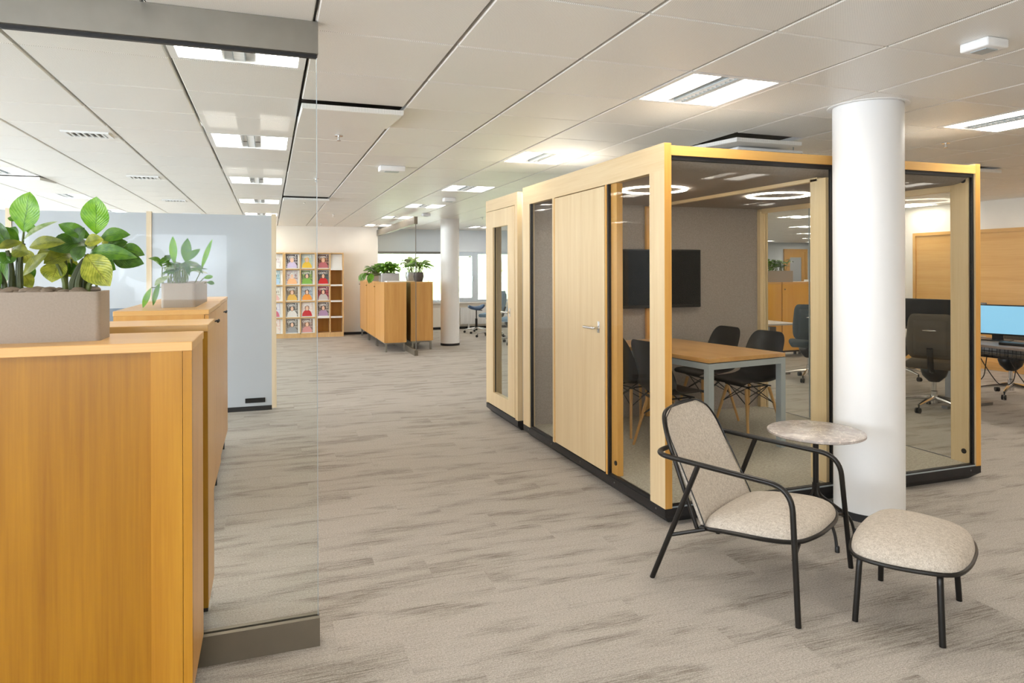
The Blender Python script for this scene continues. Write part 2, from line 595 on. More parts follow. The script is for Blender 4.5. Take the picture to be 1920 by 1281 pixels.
for d, i, j in near[:300]:
    x, y = GX + i * GM, GY + j * GM
    o = ob('ceiling_tile', TM, None, ceiling, (x, y, ZC))
    if (i, j) in DROP:
        dz, tx, ty = DROP[(i, j)]
        o.location = (x, y, ZC + dz)
        o.rotation_euler = (-tx, ty, 0)
rest += [(i, j) for d, i, j in near[300:]]
bm = nb()
for i, j in rest:
    x, y = GX + i * GM, GY + j * GM
    box(bm, x + .007, x + GM - .007, y + .004, y + GM - .004, ZC, ZC + 0.02)
o = ob('ceiling_tiles', bm, 'ceiling_tile', ceiling); o['kind'] = 'stuff'

# luminaires --------------------------------------------------------------
def lamp_proto():
    t = thing('ceiling_light', '', 'light')
    a = GM
    bm = nb()                                                       # frame ring with shallow sides
    for x0, x1, y0, y1 in ((0.007, a - .007, 0.003, 0.03), (0.007, a - .007, a - .03, a - .003), (0.007, 0.04, 0.03, a - .03), (a - .04, a - .007, 0.03, a - .03)):
        box(bm, x0, x1, y0, y1, 0, 0.05)
    ob('frame', bm, 'white_paint', t)
    m = a / 2
    for s in (-1, 1):                                               # two bright reflector wings
        bm = nb()
        xo, xi = (0.04, m - 0.075) if s < 0 else (a - 0.04, m + 0.075)
        P = [(xo, 0.03, 0.012), (xi, 0.10, 0.065), (xi, a - 0.10, 0.065), (xo, a - 0.03, 0.012)]
        v = [bm.verts.new(p) for p in P]
        e = [bm.verts.new((xi, 0.03, 0.012)), bm.verts.new((xi, a - 0.03, 0.012))]
        bm.faces.new(v)
        bm.faces.new((v[0], e[0], v[1])); bm.faces.new((v[3], v[2], e[1]))
        ob('reflector', bm, 'lamp_glow', t)
    bm = nb(); box(bm, m - 0.07, m + 0.07, 0.03, a - 0.03, 0.055, 0.07)
    ob('spine', bm, 'white_paint', t)
    for s in (-1, 1):
        bm = nb(); box(bm, m + s * 0.07 - 0.004, m + s * 0.07 + 0.004, 0.03, a - 0.03, 0.012, 0.055)
        ob('spine_side', bm, 'white_paint', t)
    lv = bpy.data.objects.new('louvre', None)
    bm = nb()
    for s in (-1, 1):
        box(bm, m + s * 0.026 - 0.002, m + s * 0.026 + 0.002, 0.03, a - 0.03, 0.008, 0.045)
    lv = ob('louvre', bm, 'grey_metal', t)
    fin = None
    for k in range(14):
        y = 0.05 + k * (a - 0.1) / 13
        if fin is None:
            bm = nb(); box(bm, m - 0.024, m + 0.024, -0.0012, 0.0012, 0.01, 0.04)
            fin = mesh(bm); fin.materials.append(MAT['white_paint'])
        ob('fin', fin, None, lv, (0, y, 0))
    bm = nb(); box(bm, m - 0.022, m + 0.022, 0.035, a - 0.035, 0.046, 0.05)
    ob('tube_lamp', bm, 'lamp_soft', t)
    bm = nb(); box(bm, 0.007, a - .007, 0.003, a - .003, 0.07, 0.085)
    ob('housing', bm, 'white_paint', t)
    return t
lp = lamp_proto()
ORD = ['first', 'second', 'third', 'fourth', 'fifth', 'sixth', 'seventh', 'eighth', 'ninth']
ROWN = {-10: 'the leftmost row', -6: 'the row above the whiteboard screens', -2: 'the row behind the near glass', 2: 'the walkway row',
        6: 'the row over the pod right end', 10: 'the row over the desks', 14: 'the row beyond the desks', 18: 'bay row one', 22: 'bay row two', 26: 'bay row three', 30: 'bay row four'}
first = True
for i in (-10, -6, -2, 2, 6, 10, 14, 18, 22, 26, 30):
    n = 0
    for j in (-8, -4, 0, 4, 8, 12, 16, 20, 24, 28):
        x, y = GX + i * GM, GY + j * GM
        if x < -6.2 or x + GM > 24 or y + GM > (16.0 if x < 2.4 else 16.4 if x < 11.5 else 21.2) or y < -3: continue
        if x > 9.3 and y < 9.1: continue
        if j >= 0:
            lab = 'square recessed ceiling light, %s along %s' % (ORD[n], ROWN[i])
            n += 1
        else:
            lab = 'square recessed ceiling light %s behind the viewpoint in %s' % ('just' if j == -4 else 'well', ROWN[i])
        if first:
            lp.location = (x, y, ZC); lp['label'] = lab; lp['group'] = 'recessed ceiling lights'; first = False
        else:
            c = copy_tree(lp, None, (x, y, ZC), 0, lab)

# walls --------------------------------------------------------------
def slab(name, label, mat, x0, x1, y0, y1, z0, z1):
    bm = nb(); box(bm, x0, x1, y0, y1, z0, z1)
    return tag(ob(name, bm, mat), label, 'wall', kind='structure')
ZT = ZC + 0.16
FW, WW = 16.12, 16.62
slab('wall_far', 'plain cream far wall behind the magazine racks', 'wall', -6.6, 2.40, FW, FW + 0.6, 0, ZT)
slab('wall_far_window', 'pale blue wall strip above the far windows', 'wall_cool', 2.40, 11.5, WW, WW + 0.25, 1.94, ZT)
slab('wall_far_sill', 'white sill wall under the far windows', 'wall', 2.40, 11.5, WW, WW + 0.25, 0, 0.68)
slab('wall_far_end', 'wall between the windows and the far right bay', 'wall', 8.4, 11.5, WW, WW + 0.25, 0.68, 1.94)
slab('wall_bay_side', 'side wall of the far right bay', 'wall', 11.25, 11.5, WW + 0.25, 21.4, 0, ZT)
slab('wall_bay_far', 'grey green far wall of the right bay with wooden door', 'wall_cool', 11.25, 24.2, 21.3, 21.5, 0, ZT)
slab('wall_bay_right', 'right wall of the far bay', 'wall', 24.0, 24.2, 9.0, 21.5, 0, ZT)
slab('wall_bay_near', 'near wall of the far bay', 'wall', 10.0, 24.2, 8.8, 9.0, 0, ZT)
slab('wall_right', 'cream right wall behind the wooden wall panels', 'wall', 10.0, 10.2, -3.2, 8.8, 0, ZT)
# rear wall with two windows, left wall with a ribbon of windows
RW = [(-4.6, -2.4), (-2.0, -0.42)]
YB = -3.0
xs = [-6.6] + [v for w in RW for v in w] + [10.2]
for a, b in zip(xs[::2], xs[1::2]):
    slab('wall_rear', 'white rear wall between the windows behind the viewpoint', 'wall', a, b, YB - 0.2, YB, 1.1, 1.97)
slab('wall_rear_sill', 'white rear wall below the windows', 'wall', -6.6, 10.2, YB - 0.2, YB, 0, 1.1)
slab('wall_rear_lintel', 'white rear wall above the windows', 'wall', -6.6, 10.2, YB - 0.2, YB, 1.97, ZT)
XL = -6.4
slab('wall_left_sill', 'white sill wall under the left ribbon windows', 'wall', XL - 0.2, XL, -3.2, FW + .5, 0, 0.7)
slab('wall_left_lintel', 'white wall above the left ribbon windows', 'wall', XL - 0.2, XL, -3.2, FW + .5, 2.2, ZT)
for k, (a, b) in enumerate([(-3.2, -2.7), (1.7, 2.0), (6.6, 6.9), (11.4, 11.7), (15.9, FW + .5)]):
    slab('wall_left', 'white pier number %d between the left ribbon windows' % (k + 1), 'wall', XL - 0.2, XL, a, b, 0.7, 2.2)
# baseboards
for nm, lab, a in (('baseboard_far', 'thin black skirting along the cream far wall', (1.6, 2.395, FW - .012, FW, 0, .06)),
                   ('baseboard_window', 'thin black skirting under the far windows', (2.42, 11.2, WW - .012, WW, 0, .06)),
                   ('baseboard_right', 'thin wooden skirting along the right wall', (9.985, 10.0, -3, 8.7, 0, .07))):
    bm = nb(); box(bm, *a)
    tag(ob(nm, bm, 'base_black' if 'right' not in nm else 'panel_wood'), lab, 'skirting', kind='structure')

# windows --------------------------------------------------------------
WN = [0]
def window(label, axis, c, a, b, z0, z1, sash=None, fm='frame_blue', handle=False):
    WN[0] += 1
    t = thing('window_%d' % WN[0], label, 'window', kind='structure')
    def part(nm, mat, u0, u1, v0, v1, w0, w1):
        if axis == 'Y':
            return bx(nm, mat, t, u0, u1, c + w0, c + w1, v0, v1)
        return bx(nm, mat, t, c - w1, c - w0, u0, u1, v0, v1)
    fw = 0.055
    part('window_frame', fm, a, a + fw, z0, z1, 0.03, 0.11)
    part('window_frame', fm, b - fw, b, z0, z1, 0.03, 0.11)
    part('window_frame', fm, a + fw, b - fw, z0, z0 + fw, 0.03, 0.11)
    part('window_frame', fm, a + fw, b - fw, z1 - fw, z1, 0.03, 0.11)
    part('pane', 'pane_window', a + fw, b - fw, z0 + fw, z1 - fw, 0.066, 0.072)
    if handle:
        s = part('sash', fm, a + fw, a + fw + .05, z0 + fw, z1 - fw, 0.02, 0.06)
        part('sash', fm, b - fw - .05, b - fw, z0 + fw, z1 - fw, 0.02, 0.06)
        part('sash', fm, a + fw + .05, b - fw - .05, z0 + fw, z0 + fw + .05, 0.02, 0.06)
        part('sash', fm, a + fw + .05, b - fw - .05, z1 - fw - .05, z1 - fw, 0.02, 0.06)
        h = part('window_handle', 'grey_metal', b - fw - .035, b - fw - .015, 1.20, 1.32, -0.02, 0.02)
        part('hinge', 'black_plastic', a + fw + .02, a + fw + .06, z1 - fw - .075, z1 - fw - .055, 0.0, 0.02)
        part('hinge', 'black_plastic', b - fw - .14, b - fw - .08, z1 - fw - .075, z1 - fw - .055, 0.0, 0.02)
    if sash:
        part('blind_rail', 'leg_grey', a + .02, b - .02, z1 - 0.05, z1, -0.02, 0.02)
    part('window_sill', 'white_paint', a, b, z0 - 0.03, z0, -0.06, 0.1)
    return t
window('wide far window with a rolled blind behind the far glass partition', 'Y', WW, 2.42, 4.30, 0.68, 1.94, sash=True)
window('tall opening far window with blue grey sash and handle beside the far column', 'Y', WW, 4.30, 4.95, 0.68, 1.94, handle=True)
window('far window partly hidden by the small phone booth', 'Y', WW, 4.95, 6.6, 0.68, 1.94)
window('far window behind the meeting pod', 'Y', WW, 6.6, 8.4, 0.68, 1.94)
for a, b in RW:
    window('rear window reflected in the near glass panel' if a > -2 else 'left one of the two rear windows', 'Y', YB - 0.14, a, b, 1.1, 1.97)
for k, (a, b) in enumerate([(-2.7, 1.7), (2.0, 6.6), (6.9, 11.4), (11.7, 15.9)]):
    window('%s wide window of the left ribbon' % ORD[k], 'X', XL - 0.02, a, b, 0.7, 2.2)
# daylight portals at the glazed openings
def portal(loc, rot, sx, sy):
    l = bpy.data.lights.new('window_portal', 'AREA')
    l.shape = 'RECTANGLE'; l.size = sx; l.size_y = sy
    l.cycles.is_portal = True
    o = bpy.data.objects.new('window_portal', l); COL.objects.link(o)
    o.location = loc; o.rotation_euler = rot
portal((5.4, WW + 0.3, 1.31), (-PI / 2, 0, 0), 6.0, 1.26)
portal((-2.51, YB - 0.25, 1.53), (PI / 2, 0, 0), 4.2, .88)
portal((XL - 0.25, 6.6, 1.45), (PI / 2, 0, -PI / 2), 18.6, 1.5)
# ground and trees outside the far windows
bm = nb(); box(bm, -60, 60, 22.5, 120, -3.2, -3.0)
tag(ob('ground', bm, 'outer_white'), 'pale ground outside the building', 'ground', kind='structure')
def crown(x, y, z, r, seed):
    rg = random.Random(seed)
    bm = nb()
    bmesh.ops.create_icosphere(bm, subdivisions=4, radius=r)
    for v in bm.verts:
        n = v.co.normalized()
        k = 1 + 0.16 * math.sin(7 * n.x + seed) * math.sin(8 * n.y + 2 * seed) + 0.12 * math.sin(17 * n.z + seed) * math.sin(15 * n.x) + rg.uniform(-.07, .07)
        v.co = Vector((v.co.x * k, v.co.y * k * .8, v.co.z * k * 1.25))
    return bm
plain('foliage', lin(190, 200, 150), 0.9, var=0.4, vs=3)
for k in range(7):
    t = thing('tree', 'pale green tree outside, %s from the left beyond the far windows' % ORD[k], 'tree', (2.0 + k * 3.4, 26.5 + (k % 2) * 5, -3.0), 0, 'trees outside the windows')
    ob('crown', crown(0, 0, 0, 2.1, k + 1), 'foliage', t, (0, 0, 3.9))
    tb('trunk', 'stem_dark', t, [(0, 0, 0), (0.1, 0, 2.6)], 0.16)

# columns --------------------------------------------------------------
def column(label, x, y, r):
    t = thing('column', label, 'column', (x, y, 0), 0, 'round white columns')
    bm = nb(); lathe(bm, [(r, 0.045), (r, ZC)], seg=64)
    obs('shaft', bm, 'column_paint', t)
    bm = nb(); lathe(bm, [(r + .006, 0.0), (r + .006, 0.045)], seg=64)
    obs('base_ring', bm, 'base_black', t)
    bm = nb(); lathe(bm, [(r + .004, ZC - 0.004), (r + .03, ZC - 0.004), (r + .03, ZC), (r + .004, ZC)], seg=64, cap=False)
    obs('ceiling_collar', bm, 'white_paint', t)
column('thick round white column in front of the meeting pod', 3.455, 3.205, 0.197)
column('round white column standing far back by the windows', 3.38, 13.18, 0.185)

# ================================================================== GLASS PARTITIONS
t = thing('glass_partition', 'frameless clear glass partition with steel header and floor channel beside the near cabinets', 'glass partition', (0.186, 2.82, 0))
bx('header', 'steel', t, -2.6, 0, 0, 0.06, 2.362, 2.489)
bx('header_seal', 'base_black', t, -2.6, -0.004, 0.02, 0.04, 2.35, 2.362)
bx('floor_channel', 'steel_dark', t, -2.6, 0, 0, 0.022, 0.0, 0.112)
bx('floor_channel', 'steel_dark', t, -2.6, 0, 0.038, 0.06, 0.0, 0.112)
bx('channel_seal', 'base_black', t, -2.6, -0.002, 0.022, 0.038, 0.0, 0.10)
bx('pane', 'pane_clear', t, -2.6, -0.006, 0.024, 0.036, 0.1, 2.355)
bx('pane_edge', 'grey_metal', t, -0.006, -0.004, 0.024, 0.036, 0.112, 2.35)

t = thing('glass_partition', 'clear glass partition with grey header running to the far wall between two cabinet rows', 'glass partition', (2.40, 11.72, 0))
bx('header', 'steel_dark', t, -0.03, 0.03, 0, 4.38, 2.29, 2.42)
bx('floor_channel', 'steel_dark', t, -0.03, 0.03, 0, 4.38, 0.0, 0.10)
bx('pane', 'pane_clear', t, -0.006, 0.006, 0.02, 4.38, 0.10, 2.29)
bx('pane_edge', 'leg_grey', t, -0.006, 0.006, 0.008, 0.02, 0.10, 2.29)

# ================================================================== CABINETS
def knob(parent, loc, mat='black_plastic'):
    bm = nb()
    lathe(bm, [(0.004, 0), (0.004, 0.012), (0.010, 0.014), (0.010, 0.022), (0.006, 0.025)], seg=12)
    o = obs('knob', bm, mat, parent)
    o.location = loc
    return o
def cab_legs(t, x0, x1, y0, y1, zb, mat):
    for x in (x0 + .04, x1 - .04):
        for y in (y0 + .04, y1 - .04):
            bx('leg', mat, t, x - .017, x + .017, y - .017, y + .017, 0, zb)
    bm = nb()
    box(bm, x0 + .057, x1 - .057, y0 + .03, y0 + .05, zb - .03, zb)
    box(bm, x0 + .057, x1 - .057, y1 - .05, y1 - .03, zb - .03, zb)
    box(bm, x0 + .03, x0 + .05, y0 + .05, y1 - .05, zb - .03, zb)
    box(bm, x1 - .05, x1 - .03, y0 + .05, y1 - .05, zb - .03, zb)
    ob('leg_frame', bm, mat, t)
def near_cabinet(label, x0, y0, y1, zb, zt):
    """1 m wide cabinet seen from its framed back"""
    t = thing('storage_cabinet', label, 'cabinet', (x0, y0, 0), 0, 'oak storage cabinets')
    w, d = 1.0, y1 - y0
    bx('top', 'cab_top', t, -0.002, w + 0.002, -0.004, d, zt - 0.03, zt, 0.002, 1)
    bx('back_panel', 'cab_wood', t, 0.12, w - 0.118, 0.022, 0.03, zb, zt - 0.03)
    bx('stile', 'cab_stile', t, 0.0, 0.12, 0.0, 0.03, zb, zt - 0.03)
    bx('stile', 'cab_stile', t, w - 0.118, w - 0.028, 0.0, 0.03, zb, zt - 0.03)
    bx('stile', 'cab_stile', t, w - 0.0265, w - 0.0, 0.0, 0.03, zb, zt - 0.03)
    bx('side_panel', 'cab_door', t, w - 0.0265, w, 0.03, d - 0.02, zb, zt - 0.03)
    bx('side_panel', 'cab_door', t, 0, 0.0265, 0.03, d - 0.02, zb, zt - 0.03)
    bx('bottom_panel', 'cab_wood', t, 0.0265, w - 0.0265, 0.03, d - .02, zb, zb + 0.025)
    for k in range(2):
        dr = bx('door', 'cab_door', t, k * w / 2 + .002, (k + 1) * w / 2 - .002, d - 0.02, d, zb, zt - 0.032)
    cab_legs(t, 0, w, 0, d, zb, 'base_black')
    return t
near_cabinet('large amber oak cabinet nearest the viewpoint with the long stone planter on it', -1.235, 2.405, 2.805, 0.14, 1.272)
c2 = near_cabinet('amber oak cabinet second in line, just behind the near glass panel', -1.235, 3.0, 3.33, 0.14, 1.282)
def side_cabinet(label, x0, x1, y0, y1, zb, zt, face=1, group='oak storage cabinets', legmat='base_black', split=True, kn=True):
    """cabinet whose door faces +X (face=1) or -X (face=-1)"""
    t = thing('storage_cabinet', label, 'cabinet', (x0, y0, 0), 0, group)
    w, d = x1 - x0, y1 - y0
    bx('top', 'cab_top', t, -.002, w + .002, -.002, d + .0, zt - .028, zt, .002, 1)
    xa, xb = (0, w - .022) if face > 0 else (.022, w)
    bx('side_panel', 'cab_door', t, xa, xb, 0, .022, zb, zt - .028)
    bx('side_panel', 'cab_door', t, xa, xb, d - .022, d, zb, zt - .028)
    bx('back_panel', 'cab_wood', t, (0 if face > 0 else w - .02), (.02 if face > 0 else w), .022, d - .022, zb, zt - .028)
    bx('bottom_panel', 'cab_wood', t, xa, xb, .022, d - .022, zb, zb + .022)
    n = 2 if (split and d > .8) else 1
    for k in range(n):
        f0, f1 = (w - .02, w) if face > 0 else (0, .02)
        dr = bx('door', 'cab_door', t, f0, f1, k * d / n + .002, (k + 1) * d / n - .002, zb + .002, zt - .03)
        if kn:
            y = (k + 1) * d / n - .035 if k == 0 else k * d / n + .035
            kb = knob(dr, ((f1 if face > 0 else f0), y, zt - .10))
            kb.rotation_euler = (0, PI / 2 * face, 0)
    cab_legs(t, 0, w, 0, d, zb, legmat)
    return t
side_cabinet('oak cabinet end on behind the near glass, carrying the leafy stone planter', -0.80, -0.325, 4.22, 5.22, 0.15, 1.277)
side_cabinet('last oak cabinet of the left row, next to the grey screen', -0.80, -0.335, 5.24, 6.24, 0.15, 1.277)
FARL = ['nearest far oak cabinet left of the far glass partition, showing its plain end', 'middle far oak cabinet left of the far glass partition', 'far oak cabinet touching the cream wall']
for k in range(3):
    y0 = 12.40 + k * 1.17
    side_cabinet(FARL[k], 1.955, 2.36, y0, y0 + 1.142, 0.17, 1.27, -1, 'far cabinet rows', 'steel', False)
side_cabinet('nearest far oak cabinet right of the far glass partition', 2.47, 2.89, 12.55, 13.7, 0.17, 1.27, 1, 'far cabinet rows', 'steel', False)
side_cabinet('second far oak cabinet right of the far glass partition', 2.47, 2.89, 13.72, 14.87, 0.17, 1.27, 1, 'far cabinet rows', 'steel', False)
# cabinets seen through the pod
def front_cabinet(label, x0, x1, y0, y1, zb, zt, shutter):
    t = thing('storage_cabinet', label, 'cabinet', (x0, y0, 0), 0, 'cabinets behind the meeting pod')
    w, d = x1 - x0, y1 - y0
    bx('top', 'cab_top', t, -.002, w + .002, -.002, d, zt - .028, zt)
    bx('side_panel', 'cab_amber', t, 0, .022, .02, d, zb, zt - .028)
    bx('side_panel', 'cab_amber', t, w - .022, w, .02, d, zb, zt - .028)
    bx('back_panel', 'cab_amber', t, .022, w - .022, d - .02, d, zb, zt - .028)
    bx('bottom_panel', 'cab_amber', t, .022, w - .022, .02, d - .02, zb, zb + .022)
    if shutter:
        n = 2
        for k in range(n):
            bx('door', 'cab_amber', t, k * w / n + .002, (k + 1) * w / n - .002, 0, .02, zb + .002, zt - .03)
    else:
        dr = bx('door', 'cab_amber', t, .002, w - .002, 0, .02, zb + .002, zt - .03)
        kb = knob(dr, (.04, 0, zt - .12)); kb.rotation_euler = (PI / 2, 0, 0)
    cab_legs(t, 0, w, 0, d, zb, 'base_black')
front_cabinet('oak cabinet with narrow doors seen through the pod, under the planter', 7.30, 8.08, 9.25, 9.65, .12, 1.27, True)
front_cabinet('oak cabinet with a black lock seen through the pod right of the planter', 8.10, 8.72, 9.25, 9.65, .12, 1.27, False)
front_cabinet('oak cabinet seen through the pod, furthest right with papers on top', 8.74, 9.5, 9.25, 9.65, .12, 1.27, False)

# ================================================================== PLANTERS AND PLANTS
def leaf_bm(base, tip, width, up, sag=0.15, fold=0.25, nu=9, nv=4, peak=0.53, twist=0.0):
    """curved leaf blade between two points; 'up' is the side the surface faces"""
    bm = nb()
    base, tip, up = Vector(base), Vector(tip), Vector(up)
    ax = tip - base
    L = ax.length
    ax.normalize()
    sd = ax.cross(up)
    if sd.length < 1e-4:
        sd = ax.cross(Vector((1, 0, 0)))
    sd.normalize()
    nn = sd.cross(ax).normalized()
    uvl = bm.loops.layers.uv.new('UVMap')
    V = []
    for i in range(nu + 1):
        s = i / nu
        kk = math.log(0.5) / math.log(peak)
        w = max(0.0, math.sin(PI * s ** kk)) ** 0.82 * width * 0.5 if 0 < s < 1 else 0.0
        c = base + ax * (L * s) + nn * (sag * L * 4 * s * (1 - s))
        an = twist * s
        s2 = sd * math.cos(an) + nn * math.sin(an)
        n2 = nn * math.cos(an) - sd * math.sin(an)
        row = []
        for j in range(-nv // 2, nv // 2 + 1):
            q = j / (nv / 2)
            row.append(bm.verts.new(c + s2 * (w * q) + n2 * (fold * abs(q) * w + 0.06 * w * math.sin(9 * s + 2 * q))))
        V.append(row)
    for i in range(nu):
        for j in range(nv):
            f = bm.faces.new((V[i][j], V[i][j + 1], V[i + 1][j + 1], V[i + 1][j]))
            for lp_, (a, b) in zip(f.loops, ((i, j), (i, j + 1), (i + 1, j + 1), (i + 1, j))):
                lp_[uvl].uv = (b / nv, a / nu)
    return bm
def leaf(parent, mat, base, tip, width, up=(0, -1, 0), **kw):
    bm = leaf_bm(base, tip, width, up, **kw)
    me = bpy.data.meshes.new('leaf')
    bm.to_mesh(me); bm.free()
    for p in me.polygons: p.use_smooth = True
    return ob('leaf', me, mat, parent)
def rounded_rect(x0, x1, y0, y1, r, n=5):
    out = []
    for cx, cy, a in ((x1 - r, y1 - r, 0), (x0 + r, y1 - r, PI / 2), (x0 + r, y0 + r, PI), (x1 - r, y0 + r, 1.5 * PI)):
        for k in range(n + 1):
            b = a + PI / 2 * k / n
            out.append((cx + r * math.cos(b), cy + r * math.sin(b)))
    return out
def planter(name, parent, mat, x0, x1, y0, y1, h, r=0.02, th=0.012):
    bm = nb()
    O = rounded_rect(x0, x1, y0, y1, r)
    I = rounded_rect(x0 + th, x1 - th, y0 + th, y1 - th, max(r - th, 0.002))
    rings = [[bm.verts.new((p[0], p[1], 0)) for p in O], [bm.verts.new((p[0], p[1], h)) for p in O],
             [bm.verts.new((p[0], p[1], h)) for p in I], [bm.verts.new((p[0], p[1], h - 0.03)) for p in I]]
    bm.faces.new(rings[0][::-1])
    for A, B in zip(rings, rings[1:]):
        for k in range(len(A)):
            bm.faces.new((A[k], A[(k + 1) % len(A)], B[(k + 1) % len(A)], B[k]))
    bm.faces.new(rings[3])
    return obs(name, bm, mat, parent)
def pebbles(parent, x0, x1, y0, y1, z, n, rad, seed):
    rg = random.Random(seed)
    ms = []
    for k in range(3):
        bm = nb(); bmesh.ops.create_icosphere(bm, subdivisions=2, radius=1)
        for v in bm.verts:
            v.co *= 1 + 0.12 * math.sin(3 * v.co.x + k) * math.cos(4 * v.co.y + k)
        m = mesh(bm, True); m.materials.append(MAT['pebble']); ms.append(m)
    for k in range(n):
        o = ob('pebble', ms[k % 3], None, parent, (rg.uniform(x0, x1), rg.uniform(y0, y1), z + rg.uniform(-.006, .006)), rg.uniform(0, 6))
        s = rad * rg.uniform(.75, 1.2)
        o.scale = (s * 1.25, s, s * .6)

# long planter on the nearest cabinet --------------------------------
PX, PY, PZ = -1.13, 2.535, 1.272
t = thing('potted_plant', 'large aglaonema with broad green leaves in a long stone grey planter on the nearest cabinet', 'plant', (PX, PY, PZ))
planter('planter', t, 'planter_grey', 0, 0.612, 0, 0.155, 0.16, 0.016)
bm = nb(); box(bm, .015, .597, .015, .14, .12, .145); ob('soil', bm, 'soil', t)
pebbles(t, .03, .58, .024, .13, .160, 80, .019, 3)
def W2(p, d):      # leaf key points surveyed on sheets parallel to the cabinet front, turned into metres from the planter corner
    u, v = (p[0] / 4.418 - 960) / 1279.0, (505 - (350 + p[1] / 4.418)) / 1279.0
    q = _f + _R * u + _U * v
    q = q * ((2.60 + (d - 2.5) * .8) / q.y)
    return Vector((q.x - PX, q.y - PY, q.z + 1.5 - PZ))
LV = [  # base, tip, depth base, depth tip, width (m), material, sag, fold
 ((197, 380), (248, 42), 2.52, 2.50, .098, 'leaf_bright', .03, .12),
 ((797, 398), (800, 82), 2.50, 2.46, .094, 'leaf_bright', .02, .12),
 ((830, 430), (1082, 400), 2.50, 2.46, .050, 'leaf_green', .16, .2),
 ((740, 560), (1142, 590), 2.47, 2.36, .055, 'leaf_green', .17, .3),
 ((930, 600), (1195, 640), 2.46, 2.38, .060, 'leaf_dark', .06, .2),
 ((715, 562), (915, 825), 2.42, 2.34, .094, 'leaf_yellow', .08, .2),
 ((760, 430), (482, 312), 2.52, 2.50, .046, 'leaf_green', .12, .3),
 ((740, 470), (395, 520), 2.54, 2.46, .080, 'leaf_dark', .10, .2),
 ((240, 505), (545, 465), 2.44, 2.40, .046, 'leaf_olive', .14, .3),
 ((190, 450), (482, 288), 2.52, 2.50, .018, 'leaf_pale', .14, .5),
 ((500, 600), (430, 795), 2.56, 2.52, .085, 'leaf_yellow', .05, .2),
 ((190, 740), (402, 545), 2.44, 2.40, .040, 'leaf_olive', .04, .4),
 ((60, 520), (-10, 290), 2.48, 2.46, .050, 'leaf_dark', .05, .3),
 ((160, 455), (-5, 335), 2.50, 2.47, .042, 'leaf_green', .12, .3),
 ((190, 460), (-20, 515), 2.46, 2.42, .034, 'leaf_olive', .08, .3),
 ((560, 570), (600, 755), 2.60, 2.58, .062, 'leaf_yellow', .04, .2),
 ((705, 490), (620, 622), 2.44, 2.42, .048, 'leaf_dark', .10, .3),
 ((500, 520), (340, 515), 2.48, 2.50, .05, 'leaf_olive', .06, .3),
 ((150, 280), (62, 260), 2.58, 2.58, .018, 'leaf_green', .05, .2),
 ((1000, 500), (1200, 570), 2.52, 2.48, .045, 'leaf_green', .14, .3),
 ((840, 470), (985, 430), 2.56, 2.55, .036, 'leaf_yellow', .12, .2),
 ((235, 620), (285, 755), 2.58, 2.58, .03, 'leaf_green', .04, .2),
 ((185, 700), (270, 840), 2.58, 2.56, .045, 'leaf_yellow', .04, .2),
 ((610, 470), (700, 340), 2.50, 2.49, .052, 'leaf_dark', .06, .2),
 ((250, 400), (275, 310), 2.60, 2.60, .04, 'leaf_bright', .05, .2),
 ((200, 520), (250, 640), 2.55, 2.54, .05, 'leaf_yellow', .05, .2),
 ((880, 540), (1000, 545), 2.58, 2.56, .05, 'leaf_yellow', .1, .2),
 ((20, 640), (60, 560), 2.52, 2.52, .05, 'leaf_green', .1, .2),
 ((0, 860), (-60, 560), 2.5, 2.46, .05, 'leaf_dark', .08, .3),
 ((20, 830), (110, 560), 2.56, 2.55, .05, 'leaf_green', .08, .3),
 ((560, 600), (470, 560), 2.58, 2.57, .06, 'leaf_green', .1, .2),
 ((730, 430), (770, 520), 2.53, 2.52, .03, 'leaf_pale', .05, .2),
]
LV += [
 ((600, 560), (360, 640), 2.5, 2.44, .06, 'leaf_olive', .1, .3), ((640, 520), (480, 400), 2.56, 2.55, .06, 'leaf_dark', .06, .3), ((880, 520), (1060, 460), 2.53, 2.5, .05, 'leaf_dark', .12, .3),
 ((760, 600), (960, 690), 2.53, 2.5, .06, 'leaf_green', .08, .3), ((100, 520), (240, 560), 2.48, 2.45, .05, 'leaf_olive', .1, .3), ((130, 560), (20, 640), 2.53, 2.5, .06, 'leaf_green', .08, .3),
 ((90, 460), (130, 330), 2.57, 2.57, .05, 'leaf_green', .05, .3), ((40, 480), (-40, 430), 2.55, 2.54, .06, 'leaf_dark', .1, .3), ((640, 640), (560, 730), 2.58, 2.57, .06, 'leaf_green', .05, .3),
 ((700, 470), (860, 440), 2.47, 2.45, .045, 'leaf_yellow', .1, .3), ((330, 520), (420, 600), 2.5, 2.48, .05, 'leaf_olive', .08, .3)]
for b, tp, d0, d1, w, mt, sg, fd in LV:
    leaf(t, mt, W2(b, d0), W2(tp, d1), w, (-0.25, -1, 0.35), sag=sg, fold=fd, nu=10, nv=6)
